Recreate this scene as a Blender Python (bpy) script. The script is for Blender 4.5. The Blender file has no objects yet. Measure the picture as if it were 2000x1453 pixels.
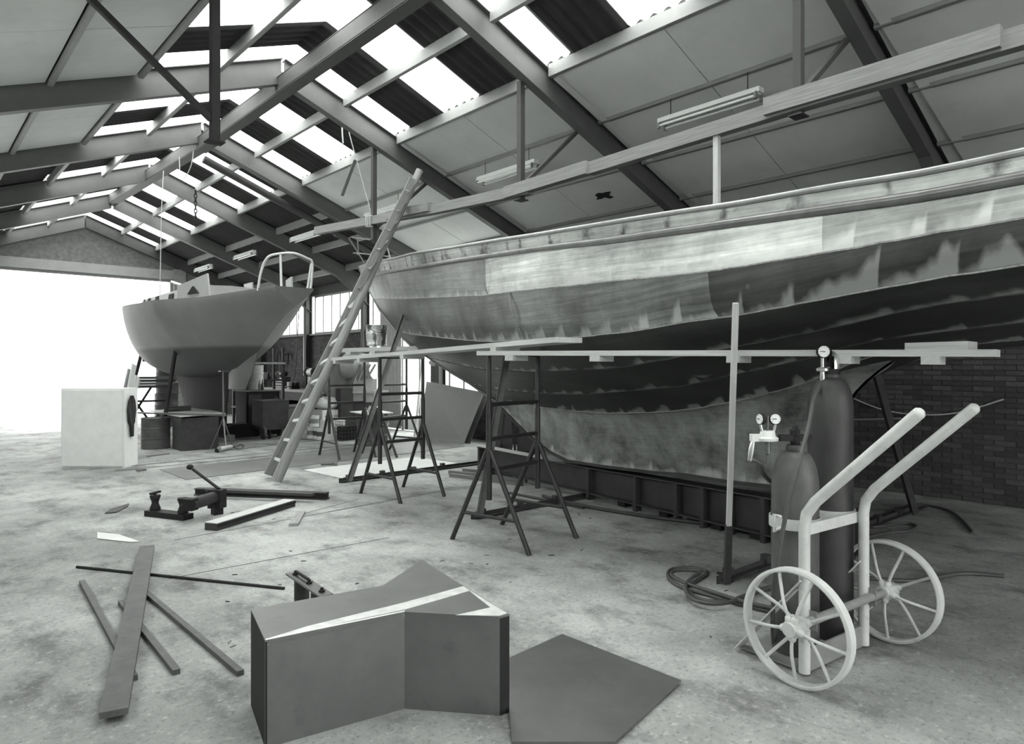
import bpy, bmesh, math, random
from mathutils import Vector, Matrix
random.seed(7)
V = Vector
# ------------------------------------------------------------------ camera, sky, exposure
F, CX, CY, H = 1331.0, 1012.0, 714.0, 1.62          # focal length and principal point (px of the 2000x1453 frame), eye height (m)
TH = math.atan(1217 / 1331.0)
CC, SS = math.cos(TH), math.sin(TH)
sc = bpy.context.scene
col = sc.collection
cam = bpy.data.cameras.new('camera'); camo = bpy.data.objects.new('camera', cam); col.objects.link(camo)
camo.location = (0, 0, H); camo.rotation_euler = (math.pi / 2, 0, -TH)
cam.sensor_width = 36; cam.lens = F / 2000 * 36
cam.shift_x = -(CX - 1000) / 2000; cam.shift_y = -(726.5 - CY) / 2000
cam.clip_start = .05; cam.clip_end = 300
sc.camera = camo
w = bpy.data.worlds.new('overcast_sky'); sc.world = w; w.use_nodes = True
bg = w.node_tree.nodes['Background']
# evenly overcast sky: the zenith three times as bright as the horizon
wt_ = w.node_tree; tc_ = wt_.nodes.new('ShaderNodeTexCoord'); sx_ = wt_.nodes.new('ShaderNodeSeparateXYZ'); mr_ = wt_.nodes.new('ShaderNodeMapRange')
wt_.links.new(tc_.outputs['Generated'], sx_.inputs[0]); wt_.links.new(sx_.outputs[2], mr_.inputs[0])
mr_.inputs[1].default_value = 0; mr_.inputs[2].default_value = 1; mr_.inputs[3].default_value = 2.6; mr_.inputs[4].default_value = 7.8
wt_.links.new(mr_.outputs[0], bg.inputs['Strength']); bg.inputs['Color'].default_value = (.995, 1, .985, 1)
sc.view_settings.view_transform = 'Standard'; sc.view_settings.look = 'None'
sc.view_settings.exposure = 0.9; sc.view_settings.gamma = 1; sc.view_settings.use_curve_mapping = False
sc.cycles.max_bounces = 8; sc.cycles.diffuse_bounces = 5; sc.cycles.transparent_max_bounces = 12
sc.cycles.sample_clamp_indirect = 12

# hall measures
XR, XL, RX, M_, F_, T0 = 9.44, -1.28, 4.08, .379, 3.44, 9.44   # walls, ridge, roof slope, bay, a frame
TE, TB = T0 + 4 * F_, T0 - 5 * F_                              # end wall, back wall
def P0(x): return 5.88 - M_ * abs(x - RX)                      # underside of the purlins
PUR = [4.08, 5.0, 5.94, 6.87, 7.8, 8.73]
SILL = 2.56

def portal(name, loc, sx, sy, rot):
    l = bpy.data.lights.new(name, 'AREA'); l.shape = 'RECTANGLE'; l.size = sx; l.size_y = sy; l.cycles.is_portal = True
    o = bpy.data.objects.new(name, l); o.location = loc; o.rotation_euler = rot; col.objects.link(o)
a_ = math.atan(M_); tm_ = (TE + TB) / 2
portal('daylight_portal', (RX + .93, tm_, P0(RX + .93) + .25), 2.05, TE - TB, (0, a_, 0))
portal('daylight_portal', (RX - .93, tm_, P0(RX - .93) + .25), 2.05, TE - TB, (0, -a_, 0))
portal('daylight_portal', (XL - .2, tm_, 3.2), TE - TB, 1.4, (math.pi / 2, 0, -math.pi / 2))
portal('daylight_portal', (XR + .25, 15, 2.4), 16, 3.4, (math.pi / 2, 0, math.pi / 2))
portal('daylight_portal', (4.75, TE + .25, 2.15), 4.9, 4.3, (math.pi / 2, 0, 0))
portal('daylight_portal', (4.1, TB - .25, 2.2), 7.2, 4.4, (math.pi / 2, 0, math.pi))

# ------------------------------------------------------------------ placing helpers
def at(px, py, d):
    k = (px - CX) / F * d
    return V((k * CC + d * SS, d * CC - k * SS, H + (CY - py) / F * d))
def fl(px, py, z=0.0): return at(px, py, (H - z) * F / (py - CY))
def on_t(px, py, T): k = (px - CX) / F; return at(px, py, T / (CC - k * SS))
def on_x(px, py, X): k = (px - CX) / F; return at(px, py, X / (k * CC + SS))
def lerp(a, b, t): return a + (b - a) * t
def catmull(P, n):
    out = []
    for i in range(len(P) - 1):
        p0, p1, p2, p3 = P[max(i - 1, 0)], P[i], P[i + 1], P[min(i + 2, len(P) - 1)]
        for j in range(n):
            t = j / n
            out.append(.5 * ((2 * p1) + (p2 - p0) * t + (2 * p0 - 5 * p1 + 4 * p2 - p3) * t * t + (3 * p1 - p0 - 3 * p2 + p3) * t ** 3))
    out.append(P[-1]); return out

# ------------------------------------------------------------------ mesh helper
class MB:
    def __init__(s): s.v, s.f, s.u, s.mi = [], [], [], []; s.cur = 0
    def face(s, idx, uv=None): s.f.append(tuple(idx)); s.u.append(uv); s.mi.append(s.cur)
    def add(s, vs): n = len(s.v); s.v += [V(q) for q in vs]; return n
    def hexa(s, P, L=None):
        n = s.add(P); q = [(0, 3, 2, 1), (4, 5, 6, 7), (0, 1, 5, 4), (1, 2, 6, 5), (2, 3, 7, 6), (3, 0, 4, 7)]
        for f in q: s.face([n + i for i in f])
        return s
    def box(s, a, b):
        x0, y0, z0 = a; x1, y1, z1 = b
        return s.hexa([(x0, y0, z0), (x1, y0, z0), (x1, y1, z0), (x0, y1, z0), (x0, y0, z1), (x1, y0, z1), (x1, y1, z1), (x0, y1, z1)])
    def obox(s, c, ex, ey, ez):   # centre and three half-axis vectors
        c, ex, ey, ez = V(c), V(ex), V(ey), V(ez)
        return s.hexa([c - ex - ey - ez, c + ex - ey - ez, c + ex + ey - ez, c - ex + ey - ez, c - ex - ey + ez, c + ex - ey + ez, c + ex + ey + ez, c - ex + ey + ez])
    def bar(s, a, b, wd, ht, up=(0, 0, 1)):   # rectangular bar, uv along its length
        a, b = V(a), V(b); d = (b - a); L = d.length; d = d / L
        sd = d.cross(V(up)); sd = sd.normalized() if sd.length > 1e-4 else d.orthogonal().normalized(); u2 = sd.cross(d)
        r = [(-1, -1), (1, -1), (1, 1), (-1, 1)]
        n = s.add([a + sd * (i * wd / 2) + u2 * (j * ht / 2) for i, j in r] + [b + sd * (i * wd / 2) + u2 * (j * ht / 2) for i, j in r])
        o = random.random() * 9; e = [0, wd, wd + ht, 2 * wd + ht, 2 * wd + 2 * ht]
        for k in range(4):
            k2 = (k + 1) % 4
            s.face([n + k, n + k2, n + 4 + k2, n + 4 + k], [(o, e[k] + o), (o, e[k + 1] + o), (o + L, e[k + 1] + o), (o + L, e[k] + o)])
        s.face([n + 3, n + 2, n + 1, n], [(o, o), (o, o + .05), (o + .05, o + .05), (o + .05, o)]); s.face([n + 4, n + 5, n + 6, n + 7], [(o, o), (o, o + .05), (o + .05, o + .05), (o + .05, o)])
        return s
    def ring(s, c, ax, r, n, ref=None):
        ax = ax.normalized(); x = ref if ref is not None else ax.orthogonal().normalized(); y = ax.cross(x)
        return s.add([c + (x * math.cos(6.28318 * i / n) + y * math.sin(6.28318 * i / n)) * r for i in range(n)])
    def tube(s, P, r, n=10, cap=True, closed=False):
        P = [V(p) for p in P]; m = len(P); R = r if isinstance(r, (list, tuple)) else [r] * m
        rows = []; x = None
        T = [((P[(i + 1) % m] - P[i - 1]) if closed else (P[min(i + 1, m - 1)] - P[max(i - 1, 0)])).normalized() for i in range(m)]
        Ls = 0; LL = []
        for i in range(m):
            if x is None: x = T[0].orthogonal().normalized()
            else: x = (x - T[i] * x.dot(T[i])).normalized()
            rows.append(s.ring(P[i], T[i], R[i], n, x)); LL.append(Ls)
            if i < m - 1: Ls += (P[i + 1] - P[i]).length
        o = random.random() * 9
        for i in range(m if closed else m - 1):
            a, b = rows[i], rows[(i + 1) % m]; l0 = LL[i] + o; l1 = (LL[i + 1] if i + 1 < m else Ls + .1) + o
            for k in range(n):
                k2 = (k + 1) % n; c0 = k / n * .3; c1 = (k + 1) / n * .3
                s.face([a + k, a + k2, b + k2, b + k], [(l0, c0), (l0, c1), (l1, c1), (l1, c0)])
        if cap and not closed:
            s.face([rows[0] + k for k in reversed(range(n))]); s.face([rows[-1] + k for k in range(n)])
        return s
    def lathe(s, c, prof, n=24, ax=(0, 0, 1), cap=True):   # prof: (radius, height)
        c = V(c); ax = V(ax).normalized(); x = ax.orthogonal().normalized()
        rows = [s.ring(c + ax * h, ax, max(r, 1e-4), n, x) for r, h in prof]
        for a, b in zip(rows, rows[1:]):
            for k in range(n): k2 = (k + 1) % n; s.face([a + k, a + k2, b + k2, b + k])
        if cap: s.face([rows[0] + k for k in reversed(range(n))]); s.face([rows[-1] + k for k in range(n)])
        return s
    def plate(s, P, th, nrm=None):   # flat polygon with thickness (th along the normal)
        P = [V(p) for p in P]
        if nrm is None:
            nrm = V((0, 0, 0))
            for i in range(len(P)): nrm += P[i].cross(P[(i + 1) % len(P)])
        nrm = V(nrm).normalized(); n = len(P); a = s.add(P); b = s.add([p + nrm * th for p in P])
        s.face([a + i for i in reversed(range(n))]); s.face([b + i for i in range(n)])
        for i in range(n): j = (i + 1) % n; s.face([a + i, a + j, b + j, b + i])
        return s
    def grid(s, G, uv=None, flip=False):
        n = len(G); m = len(G[0]); a = s.add([p for r in G for p in r])
        for i in range(n - 1):
            for j in range(m - 1):
                q = [(i, j), (i + 1, j), (i + 1, j + 1), (i, j + 1)]
                if flip: q.reverse()
                s.face([a + x * m + y for x, y in q], [uv[x][y] for x, y in q] if uv else None)
        return s
    def mesh(s, name, m, base=V((0, 0, 0)), smooth=None):
        me = bpy.data.meshes.new(name); me.from_pydata([tuple(v - base) for v in s.v], [], s.f)
        for q in (m if isinstance(m, (list, tuple)) else [m]): me.materials.append(q)
        ul = me.uv_layers.new(name='UVMap'); k = 0
        for f, uv in zip(s.f, s.u):
            for i in range(len(f)):
                ul.data[k].uv = uv[i] if uv else (s.v[f[i]].x + s.v[f[i]].z, s.v[f[i]].y + s.v[f[i]].z); k += 1
        if any(s.mi): me.polygons.foreach_set('material_index', s.mi)
        if smooth is not None:
            me.polygons.foreach_set('use_smooth', [True] * len(me.polygons)); me.set_sharp_from_angle(angle=math.radians(smooth))
        me.update(); return me
    def build(s, name, m, parent=None, smooth=None, **kw):
        base = parent['_b'] if parent is not None else None
        if base is None: base = V((0, 0, 0))
        o = bpy.data.objects.new(name, s.mesh(name, m, V(base), smooth)); col.objects.link(o)
        if parent is not None: o.parent = parent; o['_b'] = base
        for k, v in kw.items(): o[k] = v
        return o
def tag(o, label, cat, group=None):
    o['label'] = label; o['category'] = cat
    if group: o['group'] = group
    return o
def thing(name, label, cat, loc, group=None):
    o = bpy.data.objects.new(name, None); o.location = V(loc); o.empty_display_size = .1; col.objects.link(o); o['_b'] = [float(q) for q in loc]
    return tag(o, label, cat, group)
def structure(name, loc=(0, 0, 0)):
    o = bpy.data.objects.new(name, None); o.location = V(loc); col.objects.link(o); o['_b'] = [float(q) for q in loc]; o['kind'] = 'structure'; return o
def solo(mb, name, mt, label, cat, group=None, smooth=None):   # a thing that is one mesh, origin at its base
    xs = [v.x for v in mb.v]; ys = [v.y for v in mb.v]; zs = [v.z for v in mb.v]
    b = V(((min(xs) + max(xs)) / 2, (min(ys) + max(ys)) / 2, min(zs)))
    o = bpy.data.objects.new(name, mb.mesh(name, mt, b, smooth)); o.location = b; col.objects.link(o); o['_b'] = [float(q) for q in b]
    return tag(o, label, cat, group)

# ------------------------------------------------------------------ materials
TINT = (.985, 1.0, .988)
def gr(v): return (v * TINT[0], v * TINT[1], v * TINT[2], 1)
def newmat(name):
    m = bpy.data.materials.new(name); m.use_nodes = True; nt = m.node_tree; return m, nt, nt.nodes['Principled BSDF']
class NT:
    def __init__(s, nt): s.nt = nt
    def n(s, t, **kw):
        x = s.nt.nodes.new(t)
        for k, v in kw.items(): setattr(x, k, v)
        return x
    def l(s, a, b): s.nt.links.new(a, b)
    def inp(s, node, i, v):
        if hasattr(v, 'is_output') or isinstance(v, bpy.types.NodeSocket): s.l(v, node.inputs[i])
        else: node.inputs[i].default_value = v
    def math(s, op, a, b=0.0, c=0.0, clamp=False):
        x = s.n('ShaderNodeMath', operation=op); x.use_clamp = clamp
        s.inp(x, 0, a); s.inp(x, 1, b); s.inp(x, 2, c); return x.outputs[0]
    def noise(s, vec, scale, detail=4, rough=.55, sx=(1, 1, 1)):
        mp = s.n('ShaderNodeMapping'); mp.inputs['Scale'].default_value = sx; s.l(vec, mp.inputs['Vector'])
        x = s.n('ShaderNodeTexNoise'); x.inputs['Scale'].default_value = scale; x.inputs['Detail'].default_value = detail; x.inputs['Roughness'].default_value = rough
        s.l(mp.outputs[0], x.inputs['Vector']); return x.outputs['Fac']
    def ramp(s, fac, pts):
        r = s.n('ShaderNodeValToRGB'); e = r.color_ramp.elements
        while len(e) > 1: e.remove(e[-1])
        e[0].position = pts[0][0]; e[0].color = gr(pts[0][1])
        for p, v in pts[1:]: q = e.new(p); q.color = gr(v)
        s.l(fac, r.inputs[0]); return r.outputs[0]
    def mix(s, fac, a, b, mode='MIX'):
        x = s.n('ShaderNodeMix', data_type='RGBA', blend_type=mode); s.inp(x, 0, fac); s.inp(x, 6, a); s.inp(x, 7, b); return x.outputs[2]
    def coord(s, k='Object'): return s.n('ShaderNodeTexCoord').outputs[k]
    def bump(s, h, strength, bsdf, dist=.01):
        b = s.n('ShaderNodeBump'); b.inputs['Strength'].default_value = strength; b.inputs['Distance'].default_value = dist; s.l(h, b.inputs['Height']); s.l(b.outputs[0], bsdf.inputs['Normal'])
def mat(name, v, rough=.6, metal=0.0, var=.25, scale=6.0, sx=(1, 1, 1), uv=False, bump=0.0, spots=0.0, spec=None):
    m, nt, b = newmat(name); N = NT(nt); c = N.coord('UV' if uv else 'Object')
    f = N.noise(c, scale, 6, .65, sx)
    out = N.ramp(f, [(.25, v * (1 - var)), (.5, v), (.75, min(v * (1 + var), .95))])
    if spots:
        g = N.noise(c, scale * 2.3, 5, .7, sx); g = N.math('MULTIPLY', N.math('SUBTRACT', g, .58), 9, clamp=True)
        out = N.mix(N.math('MULTIPLY', g, spots), out, gr(v * .35))
    nt.links.new(out, b.inputs['Base Color']); b.inputs['Roughness'].default_value = rough; b.inputs['Metallic'].default_value = metal
    if spec is not None: b.inputs['Specular IOR Level'].default_value = spec
    if bump: N.bump(f, bump, b)
    return m
def wood(name, v, var=.35): return mat(name, v, .75, 0, var, 5, (.5, 14, 1), True, .15, .25)
WOODL = wood('pale_planed_wood', .50, .25); WOODM = wood('weathered_wood', .27); WOODD = wood('dark_old_wood', .14); WOODB = wood('beam_timber', .22)
LADW = wood('ladder_pole_wood', .24, .5)
STEEL = mat('bare_steel_sheet', .16, .36, .55, .2, 3, spots=.2)
STEELD = mat('dark_mill_steel', .04, .6, .1, .35, 7, spots=.4)
IRON = mat('black_iron', .016, .6, .0, .3, 9, spec=.25)
TUBEP = mat('worn_painted_tube', .032, .42, .15, .45, 8, spots=.4)
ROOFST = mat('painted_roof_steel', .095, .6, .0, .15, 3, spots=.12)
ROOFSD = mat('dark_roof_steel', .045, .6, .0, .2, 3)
PURL = mat('painted_purlin', .24, .6, 0, .12, 4)
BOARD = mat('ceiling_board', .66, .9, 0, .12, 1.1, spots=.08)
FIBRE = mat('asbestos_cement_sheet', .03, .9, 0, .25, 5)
WHITE = mat('white_enamel', .72, .4, 0, .08, 5)
TUBEW = mat('fluorescent_glass', .78, .25, 0, .03, 5)
GREYP = mat('grey_enamel', .22, .45, 0, .2, 4, spots=.2)
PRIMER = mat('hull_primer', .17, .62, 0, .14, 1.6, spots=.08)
def _primer():   # grey primer darkened in colour below the waterline for the shade under the hull
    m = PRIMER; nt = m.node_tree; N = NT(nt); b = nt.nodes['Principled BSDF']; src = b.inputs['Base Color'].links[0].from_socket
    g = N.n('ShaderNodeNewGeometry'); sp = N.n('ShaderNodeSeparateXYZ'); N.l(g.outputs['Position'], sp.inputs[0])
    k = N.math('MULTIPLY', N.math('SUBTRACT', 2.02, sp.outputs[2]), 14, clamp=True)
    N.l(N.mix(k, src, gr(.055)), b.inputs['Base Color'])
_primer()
PRIMERD = mat('darker_transom_primer', .10, .55, 0, .12, 2)
CART = mat('cart_paint', .56, .4, 0, .15, 9, spots=.25)
CARTD = mat('cart_paint_grimy', .22, .45, 0, .25, 9, spots=.35)
CYLM = mat('cylinder_paint', .045, .5, 0, .5, 5, (1, 1, .45), spots=.35)
CYLT = mat('cylinder_shoulder_paint', .08, .5, 0, .5, 6, (1, 1, .6), spots=.4)
CHROME = mat('plated_brass', .62, .22, .75, .2, 9)
RUBBER = mat('rubber_hose', .07, .5, 0, .25, 20)
DIAL = mat('gauge_dial', .8, .5, 0, .03, 5)
PLY = wood('plywood_face', .26, .22)
PLYW = mat('pale_hardboard', .62, .6, 0, .1, 3)
ROPE = mat('hemp_rope', .48, .9, 0, .3, 60)
DRUMM = mat('dull_drum_paint', .07, .5, .1, .35, 5, spots=.3)
DRUMW = mat('pale_drum_paint', .42, .4, .1, .35, 4, spots=.4)
CLOTH = mat('dark_cloth', .03, .95, 0, .4, 12)
CARD = mat('white_carton', .68, .8, 0, .12, 4)
MORT = mat('mortar', .07, .95, 0, .2, 20)
BLACK = mat('black_void', .008, .9, 0, .1, 5)
GLEAM = mat('ground_bright_steel', .62, .38, .35, .25, 14)
CANM = None
def mk_brick(name, v):
    return mat(name, v, .9, 0, .35, 9, bump=.1)
BRICK = [mk_brick('brick_face', .062), mk_brick('brick_face_dark', .045), mk_brick('brick_face_pale', .08)]
def mk_floor():
    m, nt, b = newmat('stained_concrete'); N = NT(nt); c = N.coord('Object')
    a = N.noise(c, .55, 8, .62); d = N.noise(c, 2.6, 8, .7, (1, .6, 1)); e = N.noise(c, 34, 6, .8)
    base = N.ramp(a, [(.3, .17), (.46, .30), (.62, .46)])
    st = N.ramp(d, [(.34, .38), (.5, .9), (.7, 1.08)])
    o = N.mix(1.0, base, st, 'MULTIPLY')
    sp = N.math('MULTIPLY', N.math('SUBTRACT', e, .53), 8, clamp=True)
    o = N.mix(N.math('MULTIPLY', sp, .8), o, gr(.10))
    w2 = N.math('MULTIPLY', N.math('SUBTRACT', N.noise(c, 21, 6, .8), .55), 6, clamp=True)
    o = N.mix(N.math('MULTIPLY', w2, .6), o, gr(.62))
    nt.links.new(o, b.inputs['Base Color']); b.inputs['Roughness'].default_value = .85; N.bump(e, .25, b, .004); return m
FLOOR = mk_floor()
def mk_pane(name, tr, v, lines=0):
    m, nt, b = newmat(name); N = NT(nt); nt.nodes.remove(b)
    t = N.n('ShaderNodeBsdfTransparent'); t.inputs[0].default_value = gr(.96); d = N.n('ShaderNodeBsdfTranslucent'); d.inputs[0].default_value = gr(v)
    mx = N.n('ShaderNodeMixShader'); mx.inputs[0].default_value = 1 - tr; N.l(t.outputs[0], mx.inputs[1]); N.l(d.outputs[0], mx.inputs[2]); N.l(mx.outputs[0], nt.nodes['Material Output'].inputs[0]); return m
SKYL = mk_pane('translucent_roof_sheet', .72, .8); GLASS = mk_pane('hazy_window_glass', .8, .8)
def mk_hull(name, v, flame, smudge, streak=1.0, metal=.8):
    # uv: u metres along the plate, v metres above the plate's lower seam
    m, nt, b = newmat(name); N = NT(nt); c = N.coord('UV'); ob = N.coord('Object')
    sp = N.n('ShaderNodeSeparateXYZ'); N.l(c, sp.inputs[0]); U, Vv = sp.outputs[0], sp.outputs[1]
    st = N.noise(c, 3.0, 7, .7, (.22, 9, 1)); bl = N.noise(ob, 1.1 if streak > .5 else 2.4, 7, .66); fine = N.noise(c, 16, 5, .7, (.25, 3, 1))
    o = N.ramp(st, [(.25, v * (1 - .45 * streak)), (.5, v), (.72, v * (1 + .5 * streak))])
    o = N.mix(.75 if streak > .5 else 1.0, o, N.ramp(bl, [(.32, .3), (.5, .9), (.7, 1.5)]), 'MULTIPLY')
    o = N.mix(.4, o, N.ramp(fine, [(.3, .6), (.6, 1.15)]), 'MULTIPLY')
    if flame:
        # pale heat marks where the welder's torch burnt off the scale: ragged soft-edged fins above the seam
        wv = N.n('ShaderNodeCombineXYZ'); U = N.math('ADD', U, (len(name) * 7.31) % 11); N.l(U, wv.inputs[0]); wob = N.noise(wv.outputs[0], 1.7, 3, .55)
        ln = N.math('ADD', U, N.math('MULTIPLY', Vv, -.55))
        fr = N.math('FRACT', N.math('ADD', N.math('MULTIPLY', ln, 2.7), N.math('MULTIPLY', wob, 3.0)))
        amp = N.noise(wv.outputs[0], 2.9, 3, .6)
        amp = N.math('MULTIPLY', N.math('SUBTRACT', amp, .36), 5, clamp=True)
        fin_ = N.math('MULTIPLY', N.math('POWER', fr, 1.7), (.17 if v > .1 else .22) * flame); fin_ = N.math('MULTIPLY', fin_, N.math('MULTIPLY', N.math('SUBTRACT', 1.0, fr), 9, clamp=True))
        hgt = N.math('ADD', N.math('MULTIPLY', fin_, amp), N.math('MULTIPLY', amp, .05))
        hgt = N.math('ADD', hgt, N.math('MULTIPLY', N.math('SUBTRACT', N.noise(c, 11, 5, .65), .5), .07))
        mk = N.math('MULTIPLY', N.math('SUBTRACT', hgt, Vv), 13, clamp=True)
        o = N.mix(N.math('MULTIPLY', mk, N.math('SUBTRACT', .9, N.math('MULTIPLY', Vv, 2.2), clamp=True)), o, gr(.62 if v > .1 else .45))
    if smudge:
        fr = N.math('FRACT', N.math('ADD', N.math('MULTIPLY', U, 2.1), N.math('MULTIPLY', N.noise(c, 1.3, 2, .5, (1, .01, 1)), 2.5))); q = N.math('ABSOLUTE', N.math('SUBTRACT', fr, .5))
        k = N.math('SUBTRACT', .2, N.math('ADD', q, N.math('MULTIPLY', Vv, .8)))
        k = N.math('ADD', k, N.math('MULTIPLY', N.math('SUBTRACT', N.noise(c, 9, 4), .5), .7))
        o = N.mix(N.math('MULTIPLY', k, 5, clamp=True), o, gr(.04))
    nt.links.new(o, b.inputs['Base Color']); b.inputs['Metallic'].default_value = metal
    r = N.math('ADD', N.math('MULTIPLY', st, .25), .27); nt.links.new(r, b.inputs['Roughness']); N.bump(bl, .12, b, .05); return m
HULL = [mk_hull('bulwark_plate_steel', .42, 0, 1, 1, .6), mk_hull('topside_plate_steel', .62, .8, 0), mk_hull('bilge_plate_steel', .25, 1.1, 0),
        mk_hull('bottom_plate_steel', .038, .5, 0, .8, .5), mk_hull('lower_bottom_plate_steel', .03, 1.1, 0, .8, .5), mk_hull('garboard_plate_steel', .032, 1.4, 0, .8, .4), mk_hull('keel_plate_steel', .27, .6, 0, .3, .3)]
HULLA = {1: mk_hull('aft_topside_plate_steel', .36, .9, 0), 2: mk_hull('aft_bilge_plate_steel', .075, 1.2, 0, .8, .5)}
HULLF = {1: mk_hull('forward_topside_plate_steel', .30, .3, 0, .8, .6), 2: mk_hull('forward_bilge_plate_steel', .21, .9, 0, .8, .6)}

# ------------------------------------------------------------------ SETTING: floor, walls, roof
floor = structure('floor')
MB().box((XL - .3, TB - .3, -.25), (XR + .3, TE + .3, 0)).build('slab', FLOOR, floor)
DARKL = mat('joint_grime', .05, .9, 0, .3, 9)
m = MB()
for a, b in (((225, 920), (726, 871)), ((225, 913), (720, 866)), ((560, 860.5), (760, 846)), ((400, 884), (700, 852))):
    p, q = fl(*a), fl(*b); m.bar(p + V((0, 0, .001)), q + V((0, 0, .001)), .03, .006)
m.build('floor_rail', STEELD, floor)
m = MB()
for a, b in (((640, 1000), (900, 950)), ((560, 1012), (700, 975)), ((340, 1055), (1000, 935)), ((330, 1130), (760, 1050))):
    p, q = fl(*a), fl(*b); m.bar(p + V((0, 0, .0005)), q + V((0, 0, .0005)), .008, .003)
m.build('slab_joint', DARKL, floor)
yard = structure('outside_ground')
MB().box((-60, TE + .3, -.2), (70, 90, -.04)).box((-60, -70, -.2), (70, TB - .3, -.04)).box((XR + .3, TB - .3, -.2), (70, TE + .3, -.04)).box((-60, TB - .3, -.2), (XL - .3, TE + .3, -.04)).build('yard_paving', mat('yard_concrete', .35, .9), yard)

frames = [T0 + F_ * k for k in range(-5, 5)]
# the long brick wall with its window band
wr = structure('wall_right')
D0, D1 = 12.95, 16.25          # doorway bay
mb = MB().box((XR, TB, 0), (XR + .22, 9.6, SILL)).box((XR, 9.6, 0), (XR + .22, D0, .9)).box((XR, D1, 0), (XR + .22, TE, SILL)).box((XR, TB, SILL), (XR + .22, 9.6, P0(XR) + .2)).box((XR, 9.3, P0(XR) - .1), (XR + .22, TE, P0(XR) + .2))
mb.build('wall_backing', MORT, wr)
BL, BH, PB = .214, .052, .0625
bm_one = [MB().box((-.012, -BL / 2 + .006, 0), (0.006, BL / 2 - .006, BH)).mesh('brick', q) for q in BRICK]
rest = MB(); near = []
nc = int(SILL / PB)
for r in range(nc):
    off = (r % 2) * BL / 2
    k = 0; t = 0.4 + off
    while t < TE - .2:
        if not (D0 - .1 < t < D1 + .1) and not (9.5 < t < D1 and r > 13):
            z = .006 + r * PB; j = random.uniform(-.003, .003)
            if 1.4 < t < 3.75 and r < 27 and len(near) < 298: near.append((t, z, j))
            else:
                rest.cur = random.choice((0, 0, 1, 2)); rest.box((XR - .012 + j, t - BL / 2 + .005, z), (XR + .004, t + BL / 2 - .005, z + BH))
        t += BL
rest.build('brickwork', BRICK, wr, kind='stuff')
for t, z, j in near:
    o = bpy.data.objects.new('brick', random.choice(bm_one)); o.parent = wr; o.location = (XR + j, t, z); col.objects.link(o)
MB().bar((XR - .02, D1, SILL), (XR - .02, TE, SILL), .16, .05).bar((XR - .02, 9.6, .92), (XR - .02, D0, .92), .16, .05).build('sill', PURL, wr)
for t in frames[1:]:
    if t > 9: MB().box((XR - .2, t - .07, 0), (XR - .18, t + .07, P0(XR))).box((XR - .18, t - .006, 0), (XR - .02, t + .006, P0(XR))).box((XR - .02, t - .07, 0), (XR + .0, t + .07, P0(XR))).build('column', ROOFSD, wr)
def window(name, x, t0, t1, z0, z1, n):
    wn = structure(name); d = .05
    f = MB().bar((x, t0, z0), (x, t1, z0), d, d).bar((x, t0, z1), (x, t1, z1), d, d)
    for k in range(n + 1): f.bar((x, lerp(t0, t1, k / n), z0), (x, lerp(t0, t1, k / n), z1), .018 if 0 < k < n else d, d, (0, 1, 0))
    f.build('frame', PURL, wn)
    for k in range(n): MB().box((x - .004, lerp(t0, t1, k / n) + .012, z0 + .02), (x + .004, lerp(t0, t1, (k + 1) / n) - .012, z1 - .02)).build('pane', GLASS, wn)
wi = 0
for k in range(5, 9):
    if True:
        wi += 1; window('window_%d' % wi, XR + .1, frames[k] + .17, frames[k + 1] - .1, .95 if k == 5 else SILL + .05, P0(XR) - .12, 6)
# doorway bay: grey boarded leaf, white leaf with a glazed light, low windows nearer
dr = structure('door_1')
for k in range(6): MB().box((XR - .06, 15.62 - k * .16 - .152, .03), (XR - .02, 15.62 - k * .16, 3.4)).build('plank', GREYP, dr)
MB().bar((XR - .01, 14.66, .15), (XR - .01, 15.62, .15), .03, .12).bar((XR - .01, 14.66, 2.4), (XR - .01, 15.62, 2.4), .03, .12).build('ledge', GREYP, dr)
dr2 = structure('door_2')
MB().bar((XR, D0 + .03, 0), (XR, D0 + .03, SILL), .1, .08, (0, 1, 0)).bar((XR, D1 - .03, 0), (XR, D1 - .03, SILL), .1, .08, (0, 1, 0)).bar((XR, D0, SILL - .04), (XR, D1, SILL - .04), .1, .08).bar((XR, 14.62, 0), (XR, 14.62, SILL), .06, .05, (0, 1, 0)).bar((XR, 13.85, 0), (XR, 13.85, SILL), .06, .05, (0, 1, 0)).build('frame', GREYP, dr2)
MB().box((XR + .0, 13.9, .35), (XR + .008, 14.6, SILL - .1)).build('pane', GLASS, dr2)
MB().box((XR + .0, D0 + .08, .9), (XR + .008, 13.8, SILL - .1)).build('pane', GLASS, dr2)
MB().box((XR - .01, 13.88, .02), (XR + .02, 14.62, .34)).build('kick_panel', WHITE, dr2)
# end wall with the great door, gable
we = structure('wall_end')
ENDW = mk_brick('gable_brick_face', .12)
DX0, DX1, DZ = 1.9, 6.5, 4.35
MB().plate([(XL, TE, 0), (DX0, TE, 0), (DX0, TE, P0(DX0) + .2), (XL, TE, P0(XL) + .2)], .25, (0, 1, 0)).plate([(DX1, TE, 0), (XR, TE, 0), (XR, TE, P0(XR) + .2), (DX1, TE, P0(DX1) + .2)], .25, (0, 1, 0)).plate([(DX0, TE, DZ), (DX1, TE, DZ), (DX1, TE, P0(DX1) + .2), (RX, TE, P0(RX) + .2), (DX0, TE, P0(DX0) + .2)], .25, (0, 1, 0)).build('gable_brickwork', ENDW, we)
MB().box((DX0 - .3, TE - .06, DZ - .02), (DX1 + .3, TE + .02, DZ + .26)).build('lintel', PURL, we)
MB().box((DX1 - .02, TE - .1, 0), (DX1 + .32, TE - .005, DZ + .3)).build('pier', mk_brick('pier_brick', .2), we)
ds = structure('door_3')
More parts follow.
